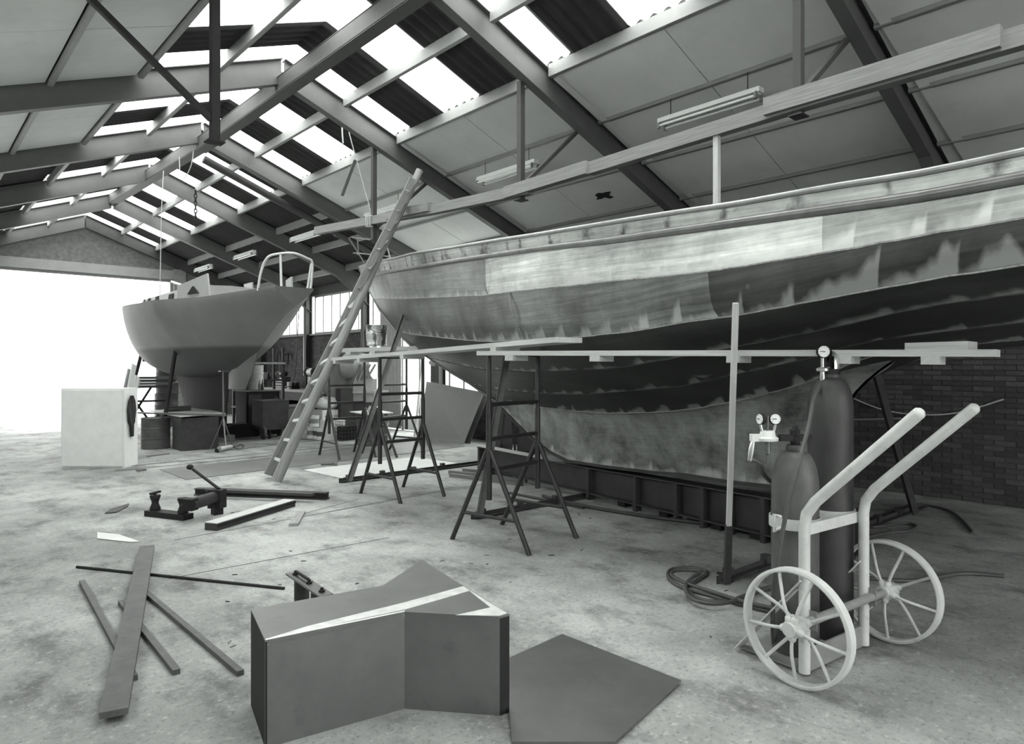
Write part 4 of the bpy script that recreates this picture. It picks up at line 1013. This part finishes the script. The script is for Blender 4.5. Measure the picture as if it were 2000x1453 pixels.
# scrap slivers
for k in range(34):
    px, py = random.uniform(420, 1500), random.uniform(985, 1290)
    p = fl(px, py); a = random.uniform(0, 3.14); L = random.uniform(.015, .055)
    solo(MB().bar(p + Z * .003 - V((math.cos(a), math.sin(a), 0)) * L / 2, p + Z * .003 + V((math.cos(a), math.sin(a), 0)) * L / 2, .008, .005), 'scrap_sliver', random.choice((IRON, STEEL)), 'thin metal sliver scattered on the stained concrete', 'scrap', 'slivers scattered on the floor')

# ------------------------------------------------------------------ pipe bender
pbn = thing('pipe_bender', 'black hydraulic pipe bender with raised lever and two grooved formers', 'tool', fl(340, 1005))
a0, b0 = fl(292, 1006), fl(368, 1015)
MB().bar(a0 + Z * .03, b0 + Z * .03, .13, .06).build('base_plate', IRON, pbn)
rol = [(.05, 0), (.055, .02), (.04, .06), (.033, .085), (.04, .11), (.055, .15), (.05, .165)]
c1 = lerp(a0, b0, .15) + Z * .06; c2 = lerp(a0, b0, .86) + Z * .06
for c in (c1, c2): MB().lathe(c, rol, 18).build('former', IRON, pbn, 40)
MB().obox(c1 + Z * .19, V((.05, .02, .005)), V((-.01, .015, 0)), Z * .01).tube([c1 + Z * .15, c1 + Z * .2], .014, 8).build('wing_bolt', IRON, pbn, 40)
h0 = fl(372, 985, .19); h1 = fl(424, 970, .19)
MB().tube([h0, h1], .065, 16).build('ram_cylinder', TUBEP, pbn, 40)
MB().obox(h0, (h1 - h0).normalized() * .05, V((0, 0, 1)).cross((h1 - h0).normalized()) * .055, Z * .06).build('ram_head', IRON, pbn)
MB().obox(h1 + Z * -.02, (h1 - h0).normalized() * .06, V((0, 0, 1)).cross((h1 - h0).normalized()) * .075, Z * .1).build('pump_block', IRON, pbn)
MB().box((h1.x - .05, h1.y - .05, 0), (h1.x + .05, h1.y + .05, .12)).build('foot', IRON, pbn)
MB().tube([lerp(c2, h0, .2) + Z * .06, h0], .04, 10).build('ram_rod', IRON, pbn, 40)
dl = (h1 - V((0, 0, H))).length
kk = (H - h1.z) * F / (fl(424, 970, .19) - V((0, 0, 0))).length
dd = V((h1.x, h1.y, 0)).dot(V((SS, CC, 0)))
MB().tube([h1 + Z * .06, at(428, 955, dd), at(371, 912, dd + .15)], .017, 8).build('lever', IRON, pbn, 40)
MB().lathe(at(371, 912, dd + .15) - Z * .03, [(.012, 0), (.03, .01), (.038, .03), (.03, .05), (.012, .06)], 14).build('lever_knob', IRON, pbn, 60)
# ------------------------------------------------------------------ table on a steel box, angle grinder, drums
bx0 = fl(354, 881.5); bx1 = fl(428, 876)
wt = thing('welding_table', 'low welding table: plates laid on a dark steel box', 'table', (bx0 + bx1) / 2)
MB().box((bx0.x, bx0.y, 0), (bx1.x, bx0.y + .55, .62)).build('pedestal', STEELD, wt)
zt_t = .66
ptop = [fl(x, y, zt_t) for x, y in ((290, 803), (384, 796), (441, 808), (352, 815))]
MB().plate(ptop, .012, Z).build('top_plate', mat('pale_plate', .42, .5, .2, .2, 4), wt)
for p in ptop[:2] + ptop[3:]:
    q = lerp(p, (ptop[0] + ptop[2]) / 2, .25); MB().bar((q.x, q.y, 0), (q.x, q.y, zt_t), .05, .05, (0, 1, 0)).build('leg', STEELD, wt)
MB().bar(fl(262, 806, .69), fl(440, 811, .69), .05, .03).build('stop_bar', STEEL, wt)
pv = fl(352, 803, .672)
solo(MB().bar(pv + V((-.25, .1, .05)), pv + V((.22, .1, .05)), .14, .1).tube([pv + V((-.3, -.02, .04)), pv + V((0, -.05, .05))], .03, 8), 'steel_channel', STEELD, 'short dark channel piece lying on the welding table', 'steelwork')
ag = thing('angle_grinder', 'angle grinder with coiled lead lying on the floor by the welding table', 'tool', fl(445, 875))
g0 = fl(428, 877, .06); g1_ = fl(452, 872, .06)
MB().tube([g0, lerp(g0, g1_, .5), g1_], [.05, .045, .035], 12).build('body', DRUMW, ag, 40)
MB().lathe(g0 - V((.05, 0, .06)), [(.02, 0), (.075, .01), (.075, .02), (.02, .03)], 18, (1, .2, .2)).build('disc', IRON, ag, 40)
MB().tube(catmull([g1_] + [fl(x, y, .03) for x, y in ((460, 871), (472, 868), (476, 873), (466, 877), (458, 873), (468, 869), (475, 872))], 4), .012, 6).build('lead', RUBBER, ag, 60)
def drum(label, c, r, h, mt, grp=None, name='oil_drum', cat='drum'):
    c = V(c); t = thing(name, label, cat, c, grp)
    MB().lathe(c, [(r * .97, 0), (r, .01), (r, .02), (r * .985, .03), (r * .985, h * .32), (r * 1.02, h * .335), (r * .985, h * .35), (r * .985, h * .65), (r * 1.02, h * .665), (r * .985, h * .68), (r * .985, h - .03), (r, h - .02), (r, h), (r * .95, h), (r * .94, h - .015)], 28).build('shell', mt, t, 40)
    MB().lathe(c + Z * (h - .015) + V((r * .5, 0, 0)), [(.03, 0), (.03, .015)], 10).build('bung', IRON, t, 30)
    return t
dc = fl(300, 878); dc = V((dc.x + .1, dc.y + .24, 0))
drum('short dark oil drum standing before the yacht keel', dc, .26, .6, DRUMM)
u1 = at(325, 800, 18.3); drum('lower dark drum of the stack under the yacht bow', (u1.x, u1.y, 0), .29, .87, DRUMM)
drum('upper dark drum of the stack under the yacht bow', (u1.x + .02, u1.y, .87), .28, .85, DRUMM)
q = V((u1.x, u1.y, 1.72)); dlook = cc(1, 0)
solo(MB().bar(q + Z * .05 - dlook * .62, q + Z * .05 + dlook * .4, .1, .1), 'support_timber', WOODD, 'dark timber laid across the stacked drums under the yacht', 'timber')
# crates and timbers near the stack
c = at(272, 800, 17.6); r = thing('timber_rack', 'rough rack with short timbers seen against the open door', 'rack', (c.x, c.y, 0))
for s in (-1, 1): MB().bar((c.x + s * .35, c.y, 0), (c.x - s * .3, c.y + .1, 1.05), .05, .05, (0, 1, 0)).build('cross_leg', IRON, r)
MB().bar((c.x - .4, c.y + .05, .7), (c.x + .6, c.y - .1, .7), .05, .05).build('rail', IRON, r)
for k in range(4): MB().bar((c.x - .35 + k * .03, c.y - .1, 1.08 + k * .075), (c.x + .7 + k * .04, c.y - .3, 1.08 + k * .075), .12, .07).build('timber', WOODD if k % 2 else STEELD, r)
# yacht props
def prop(label, p0, p1, r_, mt=IRON): return solo(MB().tube([p0, p1], r_, 8), 'shore_pole', mt, label, 'prop', None, 40)
b_ = at(278, 684, 18.2); prop('dark pole shoring the yacht near its stem, against the bright door', V((b_.x - .55, b_.y - .3, 0)), b_, .045)
b_ = at(345, 668, 13.9); prop('tall dark pole shoring the yacht amidships by the drum stack', V((b_.x - .3, b_.y + .0, 0)), b_, .04)
jk = at(436, 735, 13.2); js = thing('jack_stand', 'slim tripod screw jack standing under the grey yacht', 'jack', (jk.x, jk.y, 0))
MB().tube([(jk.x, jk.y, .45), (jk.x, jk.y, jk.z + .1)], .018, 8).build('screw', STEEL, js, 40)
for k in range(3):
    an = k * 2.094 + .4; MB().tube([(jk.x, jk.y, .6), (jk.x + .24 * math.cos(an), jk.y + .24 * math.sin(an), 0)], .014, 8).build('leg', STEEL, js, 40)
MB().obox((jk.x, jk.y, jk.z + .1), (.07, 0, 0), (0, .07, 0), (0, 0, .01)).build('head_plate', STEEL, js)

# white cabinet with overalls and planks
w1 = fl(243, 914); w2 = fl(269, 907)
cb_ = thing('white_cabinet', 'tall white cabinet panel with dark overalls hung on its side', 'cabinet', w1)
ex = (w2 - w1); ex.z = 0; ey = V((-ex.y, ex.x, 0)).normalized()
lx = cc(-1, 0).normalized()
Hc = 1.26
cbp = [w1, w1 + lx * 1.0, w1 + lx * 1.0 + ex, w1 + ex]
MB().hexa([p for p in cbp] + [p + Z * Hc for p in cbp]).build('carcass', WHITE, cb_)
MB().obox(w1 + lx * .5 + Z * (Hc / 2) - ey.cross(Z) * 0 - cc(0, 1).normalized() * .012, lx * .47, cc(0, 1).normalized() * .012, Z * (Hc / 2 - .03)).build('door', WHITE, cb_)
# jacket: folded cloth hung on the side face
m = MB(); nrm = cc(.75, -.66).normalized(); base = lerp(w1, w2, .5)
Gj = []
for i in range(15):
    z = Hc - .12 - i * .047; wd = interp([(0, .04), (2, .1), (5, .13), (9, .11), (10, .06), (14, .05)], i)
    Gj.append([base + ex.normalized() * wd * math.cos(a) * 1.0 + nrm * (.02 + .04 * math.sin(a) + .018 * math.sin(a * 5 + i * .4)) + Z * z for a in [k / 14 * math.pi for k in range(15)]])
m.grid(Gj); solo(m, 'work_overalls', CLOTH, 'dark work overalls hanging on the side of the white cabinet', 'clothing', None, 60)
for k, (a, b) in enumerate((((246, 775), (262, 712)), ((238, 772), (254, 722)), ((254, 776), (268, 735)), ((249, 782), (270, 742)))):
    d0 = 11.05; A1 = at(a[0], a[1] + 20, d0 + .25 + .05 * k); B1 = at(b[0], b[1], d0 + .5 + .05 * k)
    solo(MB().bar(A1, B1, .11, .025, (1, -1, 0)), 'board_offcut', (WOODL, WOODM)[k % 2], ('tallest pale', 'shortest grey', 'middle pale', 'outer grey')[k] + ' board offcut standing up behind the white cabinet', 'board')

# ------------------------------------------------------------------ workshop corner along the far wall
def hbox(name, label, cat, px, py, d, sx, sy, sz, mt, z0=None, grp=None):
    p = at(px, py, d); z = p.z if z0 is None else z0
    return solo(MB().box((p.x - sx / 2, p.y - sy / 2, z), (p.x + sx / 2, p.y + sy / 2, z + sz)), name, mt, label, cat, grp), p
# dark steel cabinet with pale drum and bottles
p = at(507, 800, 16.2); cab = thing('steel_cabinet', 'dark low steel cabinet carrying the pale drum', 'cabinet', (p.x, p.y, 0)); zc_ = 1.02
MB().box((p.x - .45, p.y - .35, 0), (p.x + .3, p.y + .3, zc_)).build('carcass', IRON, cab)
MB().box((p.x - .5, p.y - .4, zc_), (p.x + .36, p.y + .34, zc_ + .03)).build('top', GREYP, cab)
MB().box((p.x - .4, p.y - .37, .08), (p.x - .1, p.y - .35, .95)).build('door', STEELD, cab)
drum('pale dented drum standing on the dark cabinet', (p.x - .13, p.y + .02, zc_ + .03), .22, .58, DRUMW)
for k, dx in enumerate((.02, .1)):
    o = at(507 + k * 6, 764, 15.75)
    solo(MB().lathe((o.x, o.y, zc_ + .03), [(.03, 0), (.033, .01), (.033, .13), (.013, .19), (.012, .24), (.014, .245)], 12), 'glass_bottle', mat('bottle_glass_%s' % 'ab'[k], (.3, .1)[k], .15), ('paler', 'darker')[k] + ' of the two bottles beside the pale drum', 'bottle', None, 40)
rk = at(505, 760, 18.4); rr = thing('storage_rack', 'dark steel rack frame with a shelf of oddments behind the pale drum', 'rack', (rk.x, rk.y, 0))
for x, y in ((-.55, -.3), (.55, -.3), (-.55, .3), (.55, .3)): MB().bar((rk.x + x, rk.y + y, 0), (rk.x + x, rk.y + y, 2.1), .06, .06, (0, 1, 0)).build('upright', IRON, rr)
for z in (.5, 1.2, 1.66): MB().box((rk.x - .6, rk.y - .35, z), (rk.x + .6, rk.y + .35, z + .05)).build('shelf', IRON if z < 1.6 else GREYP, rr)
for k in range(9): MB().lathe((rk.x - .5 + k * .12, rk.y + random.uniform(-.2, .2), 1.25 + .0), [(.04, 0), (.055, .02), (.055, .15 + .02 * (k % 3)), (.03, .2)], 10).build('oddment', random.choice((IRON, GREYP, DRUMM)), rr, 40)
ck = at(470, 835, 15.6)
solo(MB().box((ck.x - .35, ck.y - .3, 0), (ck.x + .3, ck.y + .3, .26)).box((ck.x - .3, ck.y - .25, .26), (ck.x + .1, ck.y + .2, .3)), 'steel_chest', IRON, 'low dark steel chest on the floor behind the angle grinder', 'chest')
# welding set on wheels
p = at(530, 842, 15.3); ws = thing('welding_set', 'dark boxy welding set on wheels with cable draped over it', 'welder', (p.x, p.y, 0))
MB().box((p.x - .28, p.y - .22, .2), (p.x + .3, p.y + .4, .82)).build('housing', GREYP if False else STEELD, ws)
MB().box((p.x - .3, p.y - .24, .82), (p.x + .32, p.y + .42, .85)).build('lid', STEELD, ws)
MB().box((p.x + .305, p.y - .15, .28), (p.x + .315, p.y + .38, .75)).build('side_panel', GREYP, ws)
for x, y in ((-.26, -.2), (.32, -.18), (.32, .34)): MB().lathe((p.x + x - .03, p.y + y, .14), [(.05, 0), (.14, .005), (.14, .055), (.05, .06)], 20, (1, 0, 0)).build('wheel', RUBBER, ws, 40)
MB().tube([(p.x - .1, p.y - .15, .2), (p.x - .1, p.y - .15, .0)], .03, 8).build('stand_leg', IRON, ws, 40)
MB().tube(catmull([V((p.x + .1, p.y - .1, .87)), V((p.x + .34, p.y - .12, .8)), V((p.x + .34, p.y + .05, .45)), V((p.x + .34, p.y + .2, .75)), V((p.x + .2, p.y + .2, .88)), V((p.x + .1, p.y, .9))], 5), .014, 6).build('cable', RUBBER, ws, 60)
# work bench along the brick wall
bt = thing('work_bench', 'heavy cluttered work bench along the pale brick wall', 'bench', (8.9, 19.0, 0))
MB().box((8.5, 16.9, .86), (9.2, 21.6, .93)).build('bench_top', WOODM, bt)
for y in (17.0, 18.4, 19.9, 21.5): MB().box((8.55, y - .05, 0), (9.15, y + .05, .86)).build('leg_frame', IRON, bt)
MB().box((8.6, 17.0, .25), (9.15, 21.5, .29)).build('shelf', WOODD, bt)
MB().box((8.49, 17.0, .62), (8.53, 19.8, .86)).build('apron', IRON, bt)
zb_ = .93
po = on_x(547, 760, 8.75); og = thing('parts_rack', 'small pale drawer rack on the bench', 'rack', (8.75, po.y, zb_))
MB().box((8.7, po.y - .3, zb_), (8.95, po.y + .3, zb_ + .34)).build('carcass', STEELD, og)
for k in range(4):
    MB().box((8.685, po.y - .3, zb_ + .03 + k * .085), (8.7, po.y + .3, zb_ + .045 + k * .085)).build('shelf_edge', PLYW, og)
pg = on_x(553, 735, 8.8); dg_ = thing('bench_drill', 'portable drill lying on top of the pale drawer rack', 'tool', (8.8, pg.y, zb_ + .34))
MB().tube([(8.8, pg.y + .25, zb_ + .44), (8.8, pg.y, zb_ + .44)], [.03, .06], 12).build('barrel', DRUMW, dg_, 40)
MB().tube([(8.8, pg.y, zb_ + .44), (8.8, pg.y - .2, zb_ + .44)], [.09, .07], 12).build('motor', IRON, dg_, 40); MB().box((8.77, pg.y - .1, zb_ + .345), (8.83, pg.y - .02, zb_ + .4)).build('grip', IRON, dg_)
pm = on_x(608, 730, 8.75)
bg_ = thing('bench_grinder', 'double-ended grinding machine on a pedestal over the bench', 'machine', (8.75, pm.y, zb_))
MB().box((8.68, pm.y - .09, zb_), (8.86, pm.y + .09, zb_ + .38)).build('pedestal', GREYP, bg_)
MB().lathe((8.77, pm.y - .17, zb_ + .5), [(.05, 0), (.11, .01), (.12, .17), (.11, .33), (.05, .34)], 20, (0, 1, 0)).build('motor', DRUMW, bg_, 40)
for s in (1, -1):
    MB().lathe((8.77, pm.y + s * .22 - .03, zb_ + .5), [(.04, 0), (.15, .004), (.15, .05), (.04, .055)], 22, (0, 1, 0)).build('grinding_wheel', STEELD, bg_, 40)
    MB().tube([(8.77, pm.y + s * .27, zb_ + .5), (8.77, pm.y + s * .36, zb_ + .5)], .03, 10).build('spindle', STEEL, bg_, 40)
pvz = on_x(580, 745, 8.7); vi = thing('bench_vice', 'dark bench vice beside the grinding machine', 'vice', (8.6, pvz.y, zb_))
MB().box((8.5, pvz.y - .08, zb_), (8.75, pvz.y + .08, zb_ + .1)).build('body', IRON, vi); MB().box((8.5, pvz.y - .1, zb_ + .1), (8.58, pvz.y + .1, zb_ + .2)).build('jaw', IRON, vi); MB().box((8.64, pvz.y - .1, zb_ + .1), (8.72, pvz.y + .1, zb_ + .2)).build('jaw', IRON, vi); MB().tube([(8.35, pvz.y, zb_ + .08), (8.5, pvz.y, zb_ + .08)], .016, 8).build('screw', STEEL, vi, 40)
ptv = on_x(567, 748, 8.7); hb2 = solo(MB().box((8.66, ptv.y - .16, zb_), (8.95, ptv.y + .16, zb_ + .2)), 'tool_box', GREYP, 'grey tool box on the bench between rack and vice', 'box')
# things on the wall
h_ = on_x(562, 700, XR - .05); wh_ = thing('wall_hook', 'bent black bracket hung on the pale brick wall', 'bracket', h_)
MB().tube([on_x(562, 712, XR - .04), on_x(563, 692, XR - .04)], .018, 8).tube(catmull([on_x(557, 693, XR - .04), on_x(563, 690, XR - .05), on_x(569, 692, XR - .05), on_x(571, 702, XR - .05)], 4), .016, 8).build('bracket', IRON, wh_, 50)
m = MB()
for k in range(7):
    cx = on_x(539 + k * .8, 712, XR - .06 - .02 * k); rr = .42 + .02 * (k % 3)
    m.tube([cx + V((0, math.cos(a) * .2, math.sin(a) * rr)) for a in [i / 20 * 6.2832 for i in range(20)]], .016, 6, closed=True)
solo(m, 'cable_coil', RUBBER, 'thick coil of black cable hung on the brick wall', 'cable', None, 60)
curve_thing('hanging_cable', 'black cable with a plug hanging down in front of the brick wall', 'cable', [on_x(x, y, 8.95) for x, y in [(586, 545), (584, 610), (580, 670), (577, 720), (572, 750), (568, 762)]], .014, RUBBER, 5)
solo(MB().bar(on_x(594, 560, XR - .03), on_x(594, 733, XR - .03), .04, .04, (0, 1, 0)), 'drain_pipe', WHITE, 'white pipe running down the brick wall beside the column', 'pipe')
# plate rolling machine and what stands around it
pr_ = at(675, 800, 16.4); rm = thing('plate_roller', 'grey plate shears with a big round side wheel and curved pale hood', 'machine', (pr_.x, pr_.y, 0))
X0, Y0_ = pr_.x, pr_.y
MB().box((X0 - .15, Y0_ - .5, 0), (X0 + .45, Y0_ + .2, .75)).build('pedestal', IRON, rm)
MB().box((X0 - .1, Y0_ - .55, .75), (X0 + .45, Y0_ + .15, 1.45)).build('frame', GREYP, rm)
MB().lathe((X0 - .12, Y0_ - .12, 1.2), [(.05, 0), (.5, .01), (.52, .05), (.5, .09), (.05, .1)], 28, cc(.5, -.86)).build('wheel', GREYP, rm, 40)
MB().lathe((X0 - .1, Y0_ - .2, 1.6), [(.05, 0), (.3, .01), (.3, .75), (.05, .76)], 26, cc(.96, -.25)).build('hood', DRUMW, rm, 40)
MB().box((X0 - .25, Y0_ - .8, .98), (X0 + .7, Y0_ - .5, 1.03)).build('feed_table', GREYP, rm)
for k in range(4):
    a = at(690 + k * 9, 748 - k * 3, 15.6); b = at(703 + k * 10, 712, 15.7)
    solo(MB().tube([a, b], .022, 8), 'pipe_length', STEEL, ('first', 'second', 'third', 'fourth')[k] + ' pipe length counted from the round wheel, leaning on the machine', 'pipe', None, 40)
hbox('work_coat', 'dark coat hanging down beside the round wheel', 'clothing', 672, 832, 15.6, .3, .25, .9, CLOTH, .2)
# cartons, sacks, cans
p = at(640, 840, 15.6); ctn = thing('carton', 'big white carton with faint print, a sack lying on top', 'carton', (p.x, p.y, 0))
MB().box((p.x - .25, p.y - .25, 0), (p.x + .25, p.y + .25, .62)).build('body', CARD, ctn)
m = MB()
for row, n_c, x0 in ((.46, 11, -.2), (.39, 5, -.16)):
    for k in range(n_c):
        if k == 6: continue
        m.box((p.x + x0 + k * .034, p.y - .253, row), (p.x + x0 + k * .034 + .022, p.y - .25, row + .035))
m.build('print', GREYP, ctn)
cs = at(638, 795, 15.6); m = MB(); Gs = []
for i in range(13):
    th = i / 12 * 3.14159; Gs.append([V((cs.x + .32 * math.sin(th) * math.cos(p) , cs.y + .3 * math.sin(th) * math.sin(p), .62 + .13 * (1 - math.cos(th)) * (1 + .15 * math.sin(3 * p + i)))) for p in [k / 16 * 6.28318 for k in range(17)]])
m.grid(Gs); solo(m, 'paper_sack', CARD, 'bulging white paper sack lying on the big carton', 'sack', None, 60)
hbox('carton', 'lower white carton beside the wire basket', 'carton', 650, 838, 15.0, .4, .4, .42, CARD, 0)
for k, (px, d, z, lb) in enumerate(((609, 15.2, 0, 'bottom tin by the ladder'), (621, 15.1, 0, 'bottom tin by the carton'), (614, 15.15, .26, 'upper tin of the white pile'), (628, 14.9, 0, 'lone tin standing before the carton'))):
    o = at(px, 840, d); t = thing('paint_tin', 'white paint tin, ' + lb, 'tin', (o.x, o.y, z))
    MB().lathe((o.x, o.y, z), [(.105, 0), (.11, .01), (.105, .02), (.105, .23), (.11, .24), (.11, .25), (.09, .25), (.09, .235)], 18).build('can', CARD, t, 40)
    MB().lathe((o.x, o.y, z + .08), [(.1065, 0), (.1065, .1)], 18, cap=False).build('label', DRUMM if k % 2 else GREYP, t, 40)
o = at(677, 843, 14.9); wb_ = thing('wire_basket', 'dark wire crate standing on the floor by the white cartons', 'basket', (o.x, o.y, 0))
m = MB()
for k in range(7):
    a = -.22 + k * .44 / 6
    m.tube([(o.x + a, o.y - .22, .42), (o.x + a, o.y - .22, .01), (o.x + a, o.y + .22, .01), (o.x + a, o.y + .22, .42)], .006, 5)
    m.tube([(o.x - .22, o.y + a, .42), (o.x - .22, o.y + a, .01), (o.x + .22, o.y + a, .01), (o.x + .22, o.y + a, .42)], .006, 5)
for k in range(6): z = .02 + k * .08; m.tube([(o.x - .22, o.y - .22, z), (o.x + .22, o.y - .22, z), (o.x + .22, o.y + .22, z), (o.x - .22, o.y + .22, z)], .006, 5, closed=True)
m.build('wire_frame', STEELD, wb_)
MB().box((o.x - .18, o.y - .18, .02), (o.x + .18, o.y + .18, .3)).build('contents', IRON, wb_)
o = fl(573, 842); cr = thing('wooden_crate', 'dark framed wooden crate between welding set and ladder', 'crate', o)
o = V((o.x + .1, o.y + .3, 0))
MB().box((o.x - .28, o.y - .22, .02), (o.x + .28, o.y + .22, .6)).build('side_panel', WOODD, cr)
for x in (-.29, .29): MB().bar((o.x + x, o.y - .24, 0), (o.x + x, o.y - .24, .66), .06, .03, (0, 1, 0)).build('batten', WOODM, cr)
for z in (.05, .63): MB().bar((o.x - .29, o.y - .24, z), (o.x + .29, o.y - .24, z), .03, .06).build('batten', WOODM, cr)
# barrel with pale board on top
o = at(728, 850, 14.0); bt2 = drum('dark drum serving as a stand under the pale board', (o.x, o.y, 0), .32, .62, DRUMM)
pts = [at(683, 799, 14.3), at(735, 796, 14.9), at(768, 808, 14.0), at(715, 811, 13.5)]
for p in pts: p.z = .64
solo(MB().plate(pts, .018, Z), 'pale_board', PLYW, 'pale board laid on the dark drum behind the trestles', 'board')
solo(MB().lathe((o.x - .1, o.y - .05, .66), [(.03, 0), (.045, .01), (.045, .09), (.02, .11), (.02, .14)], 12), 'oil_can', DRUMW, 'small pale oil can on the pale board', 'can', None, 40)
# leaning sheets by the doorway
s1, s2 = fl(905, 868), fl(815, 858); e1_ = at(945, 766, 14.15); e2_ = at(833, 745, 15.2)
lsn = (s2 - s1).cross(e1_ - s1)
solo(MB().plate([s1, s2, e2_, e1_], .012, lsn), 'plywood_sheet', PLY, 'large grey plywood sheet leaning by the doorway', 'sheet')
off = cc(.12, .15)
solo(MB().plate([s1 + off, s2 + off, e2_ + off * .7, e1_ + off * .7 - Z * .05], .012, lsn), 'plywood_sheet', WOODD, 'darker sheet leaning just behind the large plywood sheet', 'sheet')
b0_ = fl(812, 858); t0_ = at(829, 690, 15.0)
solo(MB().bar(b0_ + Z * .01 + cc(-.05, .2), t0_ + cc(-.05, .2), .2, .025, (1, -1, 0)), 'white_board', PLYW, 'narrow white board leaning up beside the plywood sheet', 'board')
lp = on_x(845, 712, XR - .1); wlp = thing('wall_lamp', 'bulkhead lamp on a dark panel by the doorway', 'lamp', lp)
MB().obox(lp + V((.07, 0, -.1)), V((.01, 0, 0)), V((0, .17, 0)), V((0, 0, .5))).build('panel', STEELD, wlp)
MB().lathe(lp + V((.05, 0, .05)), [(.09, 0), (.09, .03), (.07, .1), (.03, .15)], 16, (-1, 0, 0)).build('globe', CARD, wlp, 50)
# plates leaning under the forefoot
for k, (a, b, hh) in enumerate((((955, 874), (1000, 879), .85), ((1010, 884), (1050, 892), .7))):
    A1, B1 = fl(*a), fl(*b); off = cc(.08, .2)
    solo(MB().plate([A1, B1, B1 + off + Z * hh, A1 + off + Z * hh], .01), 'steel_plate', STEELD, ('taller', 'shorter')[k] + ' dark plate leaning beyond the hull forefoot', 'plate')
for k, (a, b) in enumerate((((978, 875), (986, 800)), ((1006, 880), (1000, 802)))):
    A1 = fl(*a); B1 = at(b[0], b[1], 10.9)
    solo(MB().bar(A1, B1, .04, .04), 'steel_stand', STEELD, ('first', 'second')[k] + ' thin dark stand post beyond the forefoot, from the trestle', 'post')

# ------------------------------------------------------------------ ropes, chain
def rope(label, P, r=.008): return curve_thing('rope', label, 'rope', P, r, ROPE, 4, 6)
tq = 16.3
rope('pale rope hanging from the ridge beam down before the end door', [V((3.9, 14.6, 5.45)), V((3.86, 14.6, 4.6)), V((3.84, 14.6, 3.4)), V((3.83, 14.6, 2.9))])
rope('looped rope end slung over the ridge beam', [V((3.95, 12.9, 5.7)), V((3.9, 12.9, 5.2)), V((3.85, 13.3, 5.0)), V((3.9, 13.6, 5.5))])
rope('pale cord hanging from the rafter to the timber beam lashing', [on_x(668, 208, 5.2), on_x(690, 290, 5.35), on_x(712, 370, 5.5), on_x(728, 425, 5.6)])
rope('short cord with knotted end under the rafter', [on_x(668, 210, 5.2), on_x(668, 250, 5.2), on_x(670, 280, 5.2)], .012)
solo(MB().bar(on_x(694, 312, 5.3), on_x(668, 382, 5.3), .05, .02, (0, 1, 0)), 'hanging_batten', WOODD, 'thin batten dangling below the lining boards', 'batten')
ch = thing('chain', 'short heavy chain hanging from a far rafter', 'chain', on_x(383, 410, 4.9))
cp0 = on_x(382, 375, 4.95)
for k in range(8):
    c = cp0 - Z * (.085 * k); e = V((1, 0, 0)) if k % 2 else V((0, 1, 0))
    MB().tube([c + e * .03 * math.cos(a) + Z * .055 * math.sin(a) for a in [i / 12 * 6.2832 for i in range(12)]], .012, 6, closed=True).build('link', IRON, ch, 60)

for o in bpy.data.objects:
    if '_b' in o: del o['_b']
